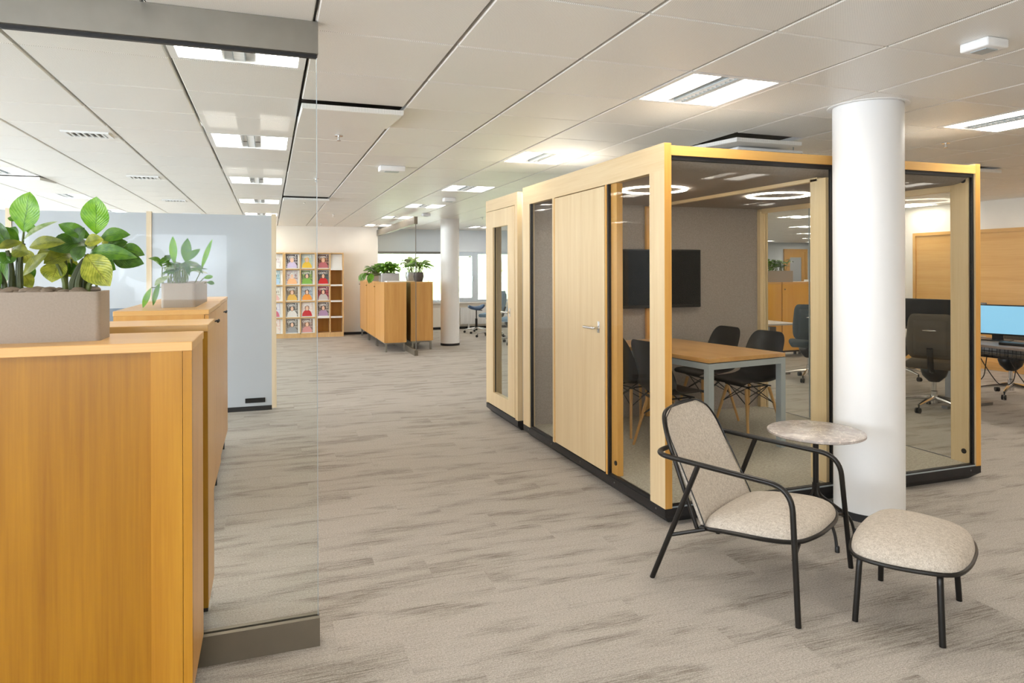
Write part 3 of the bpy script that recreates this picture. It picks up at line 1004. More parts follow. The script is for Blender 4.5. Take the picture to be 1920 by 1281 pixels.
for b, m, e, d, r in [((170, 850), (165, 640), (197, 470), 2.5, .010), ((90, 850), (95, 680), (60, 530), 2.52, .011), ((130, 850), (150, 660), (145, 480), 2.55, .010),
                      ((540, 840), (500, 700), (430, 580), 2.52, .007), ((540, 830), (545, 680), (530, 550), 2.56, .009), ((590, 840), (640, 700), (700, 600), 2.5, .012),
                      ((650, 860), (660, 740), (740, 560), 2.48, .011), ((690, 860), (730, 720), (797, 398), 2.53, .008), ((715, 850), (790, 740), (830, 700), 2.49, .009),
                      ((180, 840), (180, 600), (197, 375), 2.54, .006), ((40, 850), (20, 760), (-30, 680), 2.5, .010), ((620, 830), (600, 700), (590, 600), 2.58, .006),
                      ((800, 500), (800, 450), (845, 415), 2.51, .004), ((700, 850), (760, 640), (860, 500), 2.55, .008), ((680, 850), (700, 700), (720, 560), 2.5, .013)]:
    P = [W2(b, d), W2(m, d), W2(e, d)]
    pts = [P[0] * (1 - s) ** 2 + (P[1] * 2 - (P[0] + P[2]) * .5) * 2 * s * (1 - s) + P[2] * s * s for s in [k / 8 for k in range(9)]]
    pts[0].z = min(pts[0].z, .13)
    tb('stem', 'stem_dark' if r > .009 else 'stem', t, pts, r, 7, radii=[r * (1 - .45 * k / 8) for k in range(9)])

# generic bushy plant ---------------------------------------------------
def bush(t, cx, cy, z, rx, ry, h, n, L, w, mats, seed, droop=0.5, trail=0.0, nu=6, stems=True, xmin=-9, tx=None):
    rg = random.Random(seed)
    for k in range(n):
        a = rg.uniform(0, 2 * PI)
        e = rg.uniform(0.1, 1.0)
        b = Vector((cx + rg.uniform(-rx, rx) * .7, cy + rg.uniform(-ry, ry) * .7, z))
        hh = h * rg.uniform(.35, 1.0)
        out = Vector((math.cos(a), math.sin(a), 0))
        p = b + out * (0.25 * L * e) + Vector((0, 0, hh))
        tip = p + out * (L * (.55 + .45 * e)) + Vector((0, 0, L * (rg.uniform(.1, .6) - droop * e)))
        if rg.random() < trail:
            p = Vector((tx + rg.uniform(-.03, 0), cy + rg.uniform(-1, 1) * ry * 1.2, z + rg.uniform(-.03, .03)))
            tip = p + Vector((-.05, rg.uniform(-.06, .06), -L * rg.uniform(.5, .9)))
        tip.x = max(tip.x, xmin)
        if tx is not None: tip.x = min(tip.x, cx + .20)
        p.x = max(p.x, xmin)
        if stems:
            mid = (b + p) * .5 + out * .01
            tb('stem', 'stem', t, [b, mid, p], .003, 5)
        leaf(t, rg.choice(mats), p, tip, w * rg.uniform(.7, 1.2), (0, -.4, 1), sag=rg.uniform(.05, .2), fold=.25, nu=nu, nv=2)

t = thing('potted_plant', 'trailing green plant in a small stone planter on the cabinet behind the near glass', 'plant', (-0.605, 4.50, 1.277))
planter('planter', t, 'planter_grey', 0, 0.185, 0, 0.85, 0.145, 0.02)
bm = nb(); box(bm, .014, .171, .014, .836, .10, .125); ob('soil', bm, 'soil', t)
pebbles(t, .025, .16, .025, .8, .132, 40, .016, 5)
bush(t, .05, .20, .13, .08, .2, .16, 34, .15, .045, ['leaf_green', 'leaf_green', 'leaf_pale', 'leaf_dark'], 11, .7, 0, 7)
for b, tp, w, m in [((.06, .1, .26), (.055, .08, .43), .045, 'leaf_bright'), ((.12, .12, .27), (.135, .1, .42), .06, 'leaf_green'), ((.1, .3, .28), (.19, .28, .36), .045, 'leaf_green'),
                    ((.20, .2, .22), (.27, .16, .42), .03, 'leaf_bright'), ((-.01, .04, .16), (-.045, .02, .012), .03, 'leaf_green'), ((-.06, .06, .12), (-.10, .03, .0), .035, 'leaf_bright'),
                    ((.19, .5, .17), (.25, .5, .18), .03, 'leaf_bright'), ((.2, .6, .14), (.25, .62, .13), .03, 'leaf_green')]:
    leaf(t, m, b, tp, w, (0, -1, .3), sag=.08, fold=.2, nu=8, nv=4)
    tb('stem', 'stem', t, [(b[0] * .6 + .03, b[1] + .05, .12), b], .003, 5)

def small_plant(label, loc, potw, potd, poth, potm, h, n, L, w, mats, seed, trail=0.0, droop=.5, roundpot=False, xmin=-9, tx=None):
    t = thing('potted_plant', label, 'plant', loc)
    if roundpot:
        bm = nb(); lathe(bm, [(potw * .38, 0), (potw * .5, poth * .5), (potw * .46, poth), (potw * .40, poth), (potw * .40, poth - .02)], seg=20)
        obs('pot', bm, potm, t)
    else:
        planter('planter', t, potm, -potw / 2, potw / 2, -potd / 2, potd / 2, poth, .012)
    bush(t, 0, 0, poth - .02, potw / 2 - .02, potd / 2 - .02, h, n, L, w, mats, seed, droop, trail, 5, True, xmin, tx)
    return t
G3 = ['leaf_green', 'leaf_bright', 'leaf_green', 'leaf_pale']
small_plant('bushy trailing plant in a beige planter on the far cabinets by the cream wall', (2.08, 14.3, 1.27), .24, .6, .16, 'planter_grey', .13, 120, .17, .065, G3, 21, .22, tx=-.23)
small_plant('full green plant in a silver square planter on the far cabinets', (2.15, 13.05, 1.27), .34, .36, .16, 'planter_silver', .17, 130, .19, .07, ['leaf_green', 'leaf_bright'], 22, .12, tx=-.30)
small_plant('upright leafy plant in a dark round pot right of the far glass partition', (2.70, 12.95, 1.27), .20, .20, .18, 'pot_dark', .2, 34, .22, .08, ['leaf_green', 'leaf_bright', 'leaf_pale'], 23, 0, .5, True, -.26)
small_plant('pale leafy plant in a light pot behind the far glass partition', (2.66, 13.55, 1.27), .20, .20, .18, 'planter_silver', .22, 34, .24, .09, ['leaf_pale', 'leaf_green', 'leaf_pale'], 24, 0, .4, True, -.22)
small_plant('green plant in a beige planter on the cabinets seen through the pod', (8.08, 9.42, 1.27), .62, .2, .19, 'planter_grey', .16, 60, .20, .055, ['leaf_green', 'leaf_bright', 'leaf_dark'], 25, 0, .5)
bm = nb(); box(bm, 0, .28, 0, .2, 0, .035, .004)
tag(ob('paper_stack', bm, 'paper', None, (8.80, 9.32, 1.27)), 'low stack of white papers on the right cabinet seen through the pod', 'papers')
bm = nb(); box(bm, 0, .30, 0, .22, 0, .02, .003)
tag(ob('paper_stack', bm, 'paper', None, (2.02, 12.46, 1.27), .05), 'flat white papers lying on the nearest far cabinet', 'papers')

# ================================================================== WHITEBOARD SCREENS
def screen(label, x0, x1, post_right, low):
    t = thing('whiteboard_screen', label, 'partition', (x0, 7.76, 0), 0, 'grey glossy whiteboard screens')
    w = x1 - x0
    if low:
        bx('panel', 'screen_blue', t, .0, w, .012, .046, 1.12, 2.085)
        bx('lower_panel', 'screen_dark', t, .0, w, .012, .046, .05, 1.12)
    else:
        p = bx('panel', 'screen_blue', t, .0, w, .012, .046, .05, 2.085)
    bx('plinth', 'base_black', t, 0, w, .01, .048, 0, .05)
    if post_right:
        bx('post', 'post_wood', t, w, w + .048, 0, .058, 0.02, 2.10)
    return t
s3 = screen('tall glossy grey whiteboard screen at the end of the row with a small black vent', -1.125, 0.022, True, False)
v = bx('vent', 'base_black', s3, .88, 1.08, .006, .012, .085, .135)
for k in range(6):
    bx('slat', 'black_plastic', v, .89, 1.07, .002, .006, .09 + k * .0075, .0935 + k * .0075)
screen('glossy grey whiteboard screen behind the big plant, second from the end', -2.325, -1.175, True, True)
screen('glossy grey whiteboard screen at the left frame edge', -3.525, -2.375, True, True)

# ================================================================== MAGAZINE RACKS
SY0 = 15.74
ROWZ = [0.087, 0.444, 0.80, 1.157, 1.513, 1.87]
def rack(label, x0, x1):
    t = thing('magazine_rack', label, 'rack', (x0, SY0, 0), 0, 'oak magazine racks')
    w, d = x1 - x0, FW - SY0 - .004
    bx('side_panel', 'rack_wood', t, 0, .025, 0, d, 0, 1.885)
    bx('side_panel', 'rack_wood', t, w - .025, w, 0, d, 0, 1.885)
    bx('back_panel', 'cab_amber', t, .025, w - .025, d - .012, d, .08, 1.86)
    bx('plinth', 'rack_wood', t, .025, w - .025, .012, .03, 0, .075)
    bx('divider', 'rack_wood', t, w / 2 - .011, w / 2 + .011, .004, d - .012, .10, 1.86)
    for z in ROWZ:
        for k in range(2):
            a, b = (.025, w / 2 - .011) if k == 0 else (w / 2 + .011, w - .025)
            bx('shelf', 'rack_wood', t, a, b, .002, d - .012, z - .012, z + .012)
    return t
RX = [-0.38, 0.305, 0.985, 1.575]
rk = [rack('oak magazine rack on the left, half hidden by the grey screen', RX[0], RX[1] - .004),
      rack('oak magazine rack in the middle with magazines in every pocket', RX[1], RX[2] - .004),
      rack('oak magazine rack on the right with open empty compartments', RX[2], RX[3])]
C = lin
MAGS = [  # rack, column, row from top, bg, bg2, cloth, hair, words
 (0, 1, 0, C(226, 222, 220), C(206, 196, 196), C(236, 226, 224), C(110, 70, 70), 'magazine with a dark haired face on white, top row far left'),
 (0, 1, 1, C(176, 206, 212), C(140, 178, 190), C(170, 200, 226), C(40, 44, 50), 'pale blue magazine, second row far left'),
 (0, 1, 2, C(226, 226, 216), C(196, 190, 176), C(226, 178, 172), C(50, 40, 40), 'white and pink magazine, third row far left'),
 (0, 1, 3, C(206, 206, 222), C(226, 226, 232), C(206, 110, 130), C(70, 40, 60), 'lilac magazine with red dress, fourth row far left'),
 (0, 1, 4, C(226, 196, 186), C(236, 226, 216), C(230, 220, 210), C(200, 160, 130), 'cream magazine, bottom row far left'),
 (1, 0, 0, C(60, 56, 60), C(180, 170, 176), C(206, 192, 222), C(206, 176, 166), 'dark magazine with a lavender sweater, top row of the middle rack'),
 (1, 1, 0, C(176, 192, 196), C(196, 206, 176), C(236, 196, 66), C(236, 186, 76), 'magazine with a yellow sweater, top row of the middle rack'),
 (1, 0, 1, C(206, 200, 200), C(160, 130, 132), C(240, 182, 130), C(226, 220, 216), 'peach coloured magazine, second row of the middle rack'),
 (1, 1, 1, C(110, 130, 90), C(150, 176, 90), C(130, 182, 76), C(50, 60, 56), 'bright green magazine, second row of the middle rack'),
 (1, 0, 2, C(120, 108, 92), C(160, 146, 126), C(226, 180, 80), C(130, 90, 50), 'brown magazine with a yellow coat, third row of the middle rack'),
 (1, 1, 2, C(176, 192, 206), C(150, 160, 170), C(242, 156, 60), C(80, 50, 50), 'magazine with orange tops, third row of the middle rack'),
 (1, 0, 3, C(90, 88, 86), C(170, 168, 162), C(226, 222, 216), C(70, 60, 56), 'black and white magazine, fourth row of the middle rack'),
 (1, 1, 3, C(222, 206, 198), C(236, 226, 220), C(196, 40, 46), C(150, 110, 90), 'magazine with a red shirt, fourth row of the middle rack'),
 (1, 0, 4, C(110, 104, 96), C(170, 164, 154), C(150, 152, 154), C(40, 38, 40), 'grey magazine with a dark haired man, bottom row of the middle rack'),
 (1, 1, 4, C(130, 108, 100), C(180, 156, 146), C(216, 150, 146), C(150, 100, 70), 'rose brown magazine, bottom row of the middle rack'),
 (2, 0, 0, C(80, 52, 46), C(170, 136, 120), C(190, 110, 116), C(190, 140, 90), 'dark red magazine, top row of the right rack'),
 (2, 0, 1, C(110, 96, 92), C(60, 90, 96), C(206, 40, 40), C(46, 40, 44), 'magazine with a red jacket, second row of the right rack'),
 (2, 0, 2, C(120, 44, 56), C(176, 86, 96), C(196, 192, 190), C(60, 40, 44), 'crimson magazine, third row of the right rack'),
 (2, 0, 3, C(90, 82, 76), C(176, 166, 156), C(170, 140, 176), C(70, 50, 44), 'brown magazine with two faces, fourth row of the right rack'),
]
def magmesh():
    bm = nb()
    box(bm, 0, .235, 0, .004, 0, .296)
    uvl = bm.loops.layers.uv.new('UVMap')
    for f in bm.faces:
        for l in f.loops:
            l[uvl].uv = (l.vert.co.x / .235, l.vert.co.z / .296)
    return mesh(bm)
MM = magmesh(); MM.materials.append(MAT['cover_print'])
tc = bpy.data.curves.new('masthead', 'FONT')
tc.body = 'com1'; tc.size = 0.095; tc.extrude = 0.0004; tc.offset = 0.0016; tc.align_x = 'CENTER'; tc.space_character = .95
to = bpy.data.objects.new('masthead_tmp', tc); COL.objects.link(to)
dg = bpy.context.evaluated_depsgraph_get()
TXT = bpy.data.meshes.new_from_object(to.evaluated_get(dg))
bpy.data.objects.remove(to, do_unlink=True)
TXT.materials.clear(); TXT.materials.append(MAT['paper'])
TXT.transform(Matrix.Rotation(PI / 2, 4, 'X'))
TILT = math.radians(-9)
def pocket(rack_i, col):
    x0, x1 = RX[rack_i], RX[rack_i + 1] - (0 if rack_i == 2 else .004)
    w = x1 - x0
    return (x0 + .027, x0 + w / 2 - .013) if col == 0 else (x0 + w / 2 + .013, x1 - .027)
FLAPS = {(m[0], m[1], m[2]) for m in MAGS} | {(2, 1, 0)}
for (ri, c_, r_) in sorted(FLAPS):
    a, b = pocket(ri, c_)
    z0 = ROWZ[4 - r_] + .014
    bm = nb(); box(bm, a - RX[ri], b - RX[ri], 0, .006, 0, .325)
    box(bm, a - RX[ri], b - RX[ri], -.014, 0, 0, .014)
    fl = ob('display_flap', bm, 'flap_white', rk[ri], (0, .018, z0))
    fl.rotation_euler = (TILT, 0, 0)
for (c_, r_) in ((1, 1), (1, 2), (1, 3), (0, 4)):
    a, b = pocket(2, c_)
    z0 = ROWZ[5 - r_]
    bm = nb(); box(bm, a - RX[2], b - RX[2], -.008, .004, z0 - .022, z0 + .016)
    ob('folded_flap_edge', bm, 'flap_white', rk[2])
a, b = pocket(2, 1)
bm = nb(); box(bm, a - RX[2], b - RX[2], -.008, .004, ROWZ[1] - .022, ROWZ[1] + .016); ob('folded_flap_edge', bm, 'flap_white', rk[2])
for ri, c_, r_, b1, b2, cl, hr, lab in MAGS:
    a, b = pocket(ri, c_)
    off = .02 if c_ == 0 else .012
    if ri == 2: off = .004
    z0 = ROWZ[4 - r_] + .031
    m = ob('magazine', MM, None, None, (a + off, SY0 + .0115, z0))
    m.rotation_euler = (TILT, 0, 0)
    for k, v in (('bg', b1), ('bg2', b2), ('cloth', cl), ('hair', hr)):
        m[k] = list(v)
    tag(m, lab, 'magazine', 'magazines on the racks')
    ob('masthead', TXT, None, m, (.1175, -.0008, .222))

# ================================================================== MEETING POD
pod = thing('meeting_pod', 'large oak framed glass meeting pod with black base and grey felt inside', 'meeting pod', (2.165, 3.44, 0))
PWD, PDP, PH = 2.58, 2.35, 2.235
def chamfer_base(t, w, d, h):
    bm = nb()
    R = []
    for z, q in ((0, .055), (.05, 0), (h, 0)):
        R.append([bm.verts.new(p) for p in ((q, q, z), (w - q, q, z), (w - q, d - q, z), (q, d - q, z))])
    bm.faces.new(R[0][::-1]); bm.faces.new(R[2])
    for A, B in zip(R, R[1:]):
        for k in range(4):
            bm.faces.new((A[k], A[(k + 1) % 4], B[(k + 1) % 4], B[k]))
    return ob('base', bm, 'base_black', t)
b_ = chamfer_base(pod, PWD, PDP, .10)
scr = None
for y in (.10, .62, 1.15, 1.70, 2.22):
    if scr is None:
        bm = nb(); lathe(bm, [(.006, -.0015), (.006, .0015)], seg=10); scr = mesh(bm); scr.materials.append(MAT['leg_grey'])
    o = ob('screw', scr, None, b_, (-.0005, y, .075)); o.rotation_euler = (0, PI / 2, 0)
for x in (.10, 1.35, 2.48):
    o = ob('screw', scr, None, b_, (x, -.0005, .075)); o.rotation_euler = (PI / 2, 0, 0)
bx('carpet', 'pod_carpet', pod, .05, PWD - .05, .03, PDP - .1, .10, .108)
# left side frame
def side_frame(x0, x1, top=2.075):
    bx('post', 'pod_wood', pod, x0, x1, 0, .165, .10, top)
    bx('post', 'pod_wood', pod, x0, x1, 2.185, PDP, .10, top)
    bx('top_rail', 'pod_wood_y', pod, x0, x1, 0, PDP, top, PH)
side_frame(0, .048)
side_frame(PWD - .048, PWD)
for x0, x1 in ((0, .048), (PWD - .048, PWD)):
    bx('warmlit_strip', 'pod_warmlit', pod, x0 + .001, x1 - .001, -.0015, 0, .10, PH - .001)  # thin strip added to paint the post fronts as if warmly lit
# front
bx('front_rail', 'pod_warmlit_x', pod, .048, PWD - .048, .0, .05, 2.165, 2.222)
bx('glass_channel', 'base_black', pod, .048, PWD - .048, .012, .04, 2.14, 2.165)
bx('glass_channel', 'base_black', pod, .048, PWD - .048, .008, .04, .10, .114)
bx('channel_lip', 'grey_metal', pod, .048, PWD - .048, .004, .008, .10, .108)
bx('pane', 'pane_pod', pod, .05, 1.248, .020, .030, .114, 2.14)
bx('pane', 'pane_pod', pod, 1.262, PWD - .062, .020, .030, .114, 2.14)
bx('joint_strip', 'base_black', pod, 1.248, 1.262, .012, .034, .114, 2.14)
bx('joint_strip', 'base_black', pod, PWD - .062, PWD - .048, .012, .034, .114, 2.14)
# left face: near pane, jamb, door, far pane
bx('pane', 'pane_pod', pod, .014, .022, .165, .70, .114, 2.075)
bx('glass_channel', 'base_black', pod, .008, .032, .165, .712, .10, .114)
jm = bx('jamb', 'pod_warmlit', pod, .026, .07, .625, .705, .11, 2.075)
bm = nb(); lathe(bm, [(.016, -.003), (.016, .003)], seg=20)
hc = obs('cap', bm, 'base_black', jm); hc.location = (.0235, .645, .195); hc.rotation_euler = (0, PI / 2, 0)
bx('joint_strip', 'base_black', pod, .004, .045, .705, .722, .10, 2.075)
bx('jamb', 'pod_warmlit', pod, 0, .048, .722, .742, .10, 2.075)
dr = bx('door', 'pod_wood', pod, -.006, .036, .746, 1.604, .112, 2.066)
bx('door_edge', 'pod_warmlit_x', dr, -.008, .038, 1.604, 1.622, .112, 2.066)
bx('jamb', 'pod_wood', pod, 0, .048, 1.628, 1.668, .10, 2.075)
bm = nb(); box(bm, -.010, -.006, .815, .85, 1.055, 1.135, .002)
hp = obs('handle_plate', bm, 'chrome', dr)
hd = tb('handle', 'chrome', dr, fillet([(-.008, .832, 1.09), (-.058, .832, 1.09), (-.058, .965, 1.09)], .02), .0095, 10)
bx('pane', 'pane_pod', pod, .014, .022, 1.668, 2.185, .114, 2.075)
bx('glass_channel', 'base_black', pod, .008, .032, 1.668, 2.185, .10, .114)
bx('joint_strip', 'base_black', pod, .006, .03, 2.165, 2.185, .114, 2.075)
# middle portal
bx('portal_post', 'pod_wood', pod, 1.235, 1.275, .045, .18, .10, 2.09)
bx('portal_post', 'pod_warmlit', pod, 1.19, 1.30, 2.20, 2.232, .10, 2.09)
bx('portal_beam', 'pod_wood_y', pod, 1.235, 1.275, .12, 2.232, 2.075, 2.10)
# right side: two panes
bx('pane', 'pane_pod', pod, PWD - .03, PWD - .022, .165, 1.595, .114, 2.075)
bx('pane', 'pane_pod', pod, PWD - .03, PWD - .022, 1.60, 2.185, .114, 2.075)
bx('pane_edge', 'grey_metal', pod, PWD - .032, PWD - .02, 1.595, 1.60, .114, 2.075)
bx('inner_post', 'pod_wood', pod, PWD - .09, PWD - .048, 2.19, 2.235, .10, 2.075)
bx('inner_rail', 'pod_wood_y', pod, PWD - .075, PWD - .048, .165, 2.19, 2.055, 2.10)
ip = bx('inner_post', 'pod_wood', pod, PWD - .066, PWD - .048, .04, .175, .10, 2.16)
for z in (.19, 2.125):
    bm = nb(); lathe(bm, [(.018, -.003), (.018, .003)], seg=20)
    hc = obs('cap', bm, 'base_black', ip); hc.location = (PWD - .068, .075, z); hc.rotation_euler = (0, PI / 2, 0)
# back wall, ceiling and roof
bx('felt_wall', 'felt', pod, .048, PWD - .09, 2.235, 2.285, .10, 2.12)
bx('rear_panel', 'outer_white', pod, .048, PWD - .048, 2.285, PDP, .10, 2.2)
pts = [(.034, 2.20), (.034, 2.165)]
for k in range(7):
    a = PI / 2 * k / 6
    pts.append((.034 + .15 * (1 - math.cos(a)) , 2.10 + .065 * (1 - math.sin(a))))
pts += [(2.285, 2.10), (2.285, 2.20)]
bm = nb(); prism(bm, pts, 'X', .048, PWD - .048)
obs('felt_ceiling', bm, 'felt', pod)
bx('roof', 'outer_white', pod, .048, PWD - .048, .05, PDP, 2.2, 2.215)
def ring_lamp(x, y):
    bm = nb()
    ro, ri, n = .250, .222, 56
    prof = [(ri, 2.091), (ro, 2.091), (ro, 2.10), (ri, 2.10)]
    R = [[bm.verts.new((x + r * math.cos(2 * PI * k / n), y + r * math.sin(2 * PI * k / n), z)) for k in range(n)] for r, z in prof]
    for a in range(4):
        A, B = R[a], R[(a + 1) % 4]
        for k in range(n):
            bm.faces.new((A[k], A[(k + 1) % n], B[(k + 1) % n], B[k]))
    return ob('ring_light', bm, 'ring_glow', pod)
ring_lamp(2.74 - 2.165, 4.50 - 3.44)
ring_lamp(3.93 - 2.165, 4.53 - 3.44)
bm = nb(); lathe(bm, [(.03, 2.215), (.03, 2.235), (.012, 2.245), (.012, 2.26)], .18, .35, 12); obs('sensor', bm, 'white_paint', pod)

# ------------------------------------------------ phone booth
bt = thing('phone_booth', 'narrow oak phone booth with a glazed door standing behind the meeting pod', 'phone booth', (2.155, 5.91, 0))
BW, BD = 1.0, .965
chamfer_base(bt, BW, BD, .10)
bx('carpet', 'pod_carpet', bt, .05, BW - .05, .04, BD - .04, .10, .106)
bx('post', 'pod_wood', bt, 0, .05, 0, .065, .10, 2.10)
bx('post', 'pod_wood', bt, 0, .05, BD - .03, BD, .10, 2.10)
bx('top_rail', 'pod_wood_y', bt, 0, .05, 0, BD, 2.10, 2.215)
bx('post', 'pod_wood', bt, BW - .05, BW, 0, .065, .10, 2.10)
bx('post', 'pod_wood', bt, BW - .05, BW, BD - .03, BD, .10, 2.10)
bx('top_rail', 'pod_wood_y', bt, BW - .05, BW, 0, BD, 2.10, 2.215)
bx('side_wall', 'outer_white', bt, .05, BW - .05, 0, .03, .10, 2.2)
bx('felt_wall', 'felt', bt, .05, BW - .05, .03, .06, .106, 2.08)
bx('post', 'pod_wood', bt, .05, .155, BD - .05, BD, .10, 2.10)
bx('top_rail', 'pod_warmlit_x', bt, .05, BW - .05, BD - .05, BD, 2.10, 2.2)
bx('pane', 'pane_pod', bt, .155, BW - .05, BD - .03, BD - .022, .106, 2.10)
bx('felt_ceiling', 'felt', bt, .05, BW - .05, .06, BD - .06, 2.09, 2.19)
bx('pane', 'pane_pod', bt, BW - .03, BW - .022, .065, BD - .03, .106, 2.10)
d2 = thing('door', None, None); d2.parent = bt
bx('stile', 'pod_wood', d2, -.004, .04, .068, .262, .112, 2.094)
bx('stile', 'pod_wood', d2, -.004, .04, .722, BD - .034, .112, 2.094)
bx('rail', 'pod_wood', d2, -.004, .04, .262, .722, 1.925, 2.094)
bx('rail', 'pod_wood', d2, -.004, .04, .262, .722, .112, .245)
bx('glazing_seal', 'base_black', d2, .016, .024, .712, .722, .245, 1.925)
bx('glazing', 'pane_clear', d2, .016, .022, .262, .712, .245, 1.925)
tb('handle', 'chrome', d2, fillet([(-.002, .20, 1.09), (-.05, .20, 1.09), (-.05, .32, 1.09)], .02), .009, 10)
bx('handle_plate', 'chrome', d2, -.008, -.004, .185, .215, 1.05, 1.13)
bx('small_desk', 'table_wood', bt, .55, .93, .06, .36, 1.02, 1.045)

# ------------------------------------------------ television on the felt wall
tv = thing('television', 'black flat television on the felt wall inside the pod', 'television', (2.975, 5.60, 1.13))
bx('casing', 'black_plastic', tv, 0, .955, 0, .055, 0, .553, .006)
bx('display', 'tv_black', tv, .012, .943, -.002, 0, .03, .541)
bx('wall_bracket', 'black_metal', tv, .35, .6, .055, .075, .15, .4)

# ------------------------------------------------ meeting table
PF = .108
mt = thing('meeting_table', 'oak topped meeting table on grey square steel legs inside the pod', 'table', (2.995, 4.175, PF), math.radians(8.5))
TW, TL, TH = .80, 1.36, .735
bx('top', 'table_wood', mt, 0, TW, 0, TL, TH - .03, TH, .002, 1)
for x in (0.0, TW - .05):
    for y in (0.0, TL - .05):
        bx('leg', 'grey_metal', mt, x, x + .05, y, y + .05, 0, TH - .036)
for a in ((.05, TW - .05, 0, .04), (.05, TW - .05, TL - .04, TL), (0, .04, .05, TL - .05), (TW - .04, TW, .05, TL - .05)):
    bx('frame_rail', 'grey_metal', mt, a[0], a[1], a[2], a[3], TH - .08, TH - .036)

# ------------------------------------------------ shell chairs
def shell_chair(label):
    t = thing('shell_chair', label, 'chair', (0, 0, 0), 0, 'black shell chairs round the meeting table')
    prof = [(.215, .425, .18, .0), (.21, .447, .205, .004), (.16, .449, .222, .012), (.08, .437, .228, .024), (0, .426, .230, .034), (-.08, .422, .230, .046),
            (-.14, .428, .230, .056), (-.185, .455, .228, .066), (-.212, .505, .224, .066), (-.230, .57, .218, .056), (-.248, .65, .210, .044), (-.268, .75, .205, .030), (-.282, .82, .180, .018), (-.287, .848, .13, .010)]
    G = []
    for (f, z, hw, curl) in prof:
        row = []
        for k in range(-5, 6):
            q = k / 5
            e = abs(q) ** 2.4
            back = max(0, min(1, (z - .43) / .1)) if f < -.1 else 0
            row.append((f + curl * e * 1.6 * back, hw * q, z + curl * e * (1 - back)))
        G.append(row)
    bm = nb(); grid(bm, G)
    sh = obs('shell', bm, 'shell_black', t)
    md = sh.modifiers.new('thick', 'SOLIDIFY'); md.thickness = .008; md.offset = 0
    sb = sh.modifiers.new('sub', 'SUBSURF'); sb.levels = 1; sb.render_levels = 2
    for sx in (-1, 1):
        for sy in (-1, 1):
            tb('leg', 'leg_wood', t, [(sx * .13 - .01, sy * .11, .385), (sx * .20 - .01, sy * .20, .0)], .013, 8, radii=[.014, .010])
    bm = nb()
    for sx in (-1, 1):
        tube(bm, [(sx * .12 - .01, -.14, .40), (sx * .12 - .01, .14, .40)], .006, 6)
        tube(bm, [(sx * .155 - .01, -.143, .25), (sx * .11 - .01, .11, .395)], .004, 6)
        tube(bm, [(sx * .155 - .01, .143, .25), (sx * .11 - .01, -.11, .395)], .004, 6)
    for sy in (-1, 1):
        tube(bm, [(-.155 - .01, sy * .143, .25), (.11, sy * .11, .395)], .004, 6)
        tube(bm, [(.155 - .01, sy * .143, .25), (-.13, sy * .11, .395)], .004, 6)
        tube(bm, [(-.13, sy * .11, .40), (.11, sy * .11, .40)], .006, 6)
    obs('wire_brace', bm, 'black_metal', t)
    return t
sc = shell_chair('black shell chair on the right of the meeting table nearest the column')
sc.location = (3.85, 4.83, PF); sc.rotation_euler = (0, 0, PI + .12)
copy_tree(sc, None, (3.81, 5.36, PF), PI + .05, 'black shell chair on the far right of the meeting table near the felt wall')
copy_tree(sc, None, (2.95, 4.60, PF), .15, 'black shell chair on the left of the meeting table behind the oak corner post')
copy_tree(sc, None, (2.97, 5.16, PF), .12, 'black shell chair on the far left of the meeting table seen beside the pod door')

# ================================================================== LOUNGE CHAIR
lc = thing('lounge_chair', 'low lounge armchair with oatmeal upholstery and a black tube frame', 'armchair', (2.2365, 2.774, 0), math.atan2(-.875, .484))
# local x = forward, local y = sitter's left; survey coordinates (l, t, z) -> (t, l, z)
def q(l, t_, z): return Vector((t_, l, z))
RT = .0125
arm = [q(-.378, .352, 0), q(-.338, .302, .52), q(-.338, .235, .556), q(-.338, -.285, .612), q(-.305, -.335, .618), q(.305, -.335, .618), q(.338, -.285, .612), q(.338, .235, .556), q(.338, .302, .52), q(.378, .352, 0)]
arm = fillet([arm[0], q(-.338, .312, .562), q(-.338, -.352, .598), q(.338, -.352, .598), q(.338, .312, .562), arm[-1]], .10, 8)
tb('arm_frame', 'black_metal', lc, arm, RT, 10)
for s in (-1, 1):
    tb('rear_leg', 'black_metal', lc, [q(s * .338, -.115, .582), q(s * .365, -.345, 0)], RT, 10)
# seat frame
SZ = .290
rim = [q(-.285, -.13, SZ - .02), q(-.30, .02, SZ), q(-.305, .20, SZ + .012), q(-.27, .315, SZ + .02), q(-.12, .36, SZ + .022), q(.12, .36, SZ + .022), q(.27, .315, SZ + .02), q(.305, .20, SZ + .012), q(.30, .02, SZ), q(.285, -.13, SZ - .02)]
rimf = fillet(rim, .08, 4)
tb('seat_frame', 'black_metal', lc, rimf + [q(0, -.15, SZ - .022)], .010, 8, closed=True)
for s in (-1, 1):
    tb('seat_bar', 'black_metal', lc, [q(s * .352, -.255, .225), q(s * .30, -.10, SZ - .015)], .009, 8)
    tb('front_bracket', 'black_metal', lc, [q(s * .356, .325, SZ - .025), q(s * .25, .312, SZ + .008)], .008, 8)
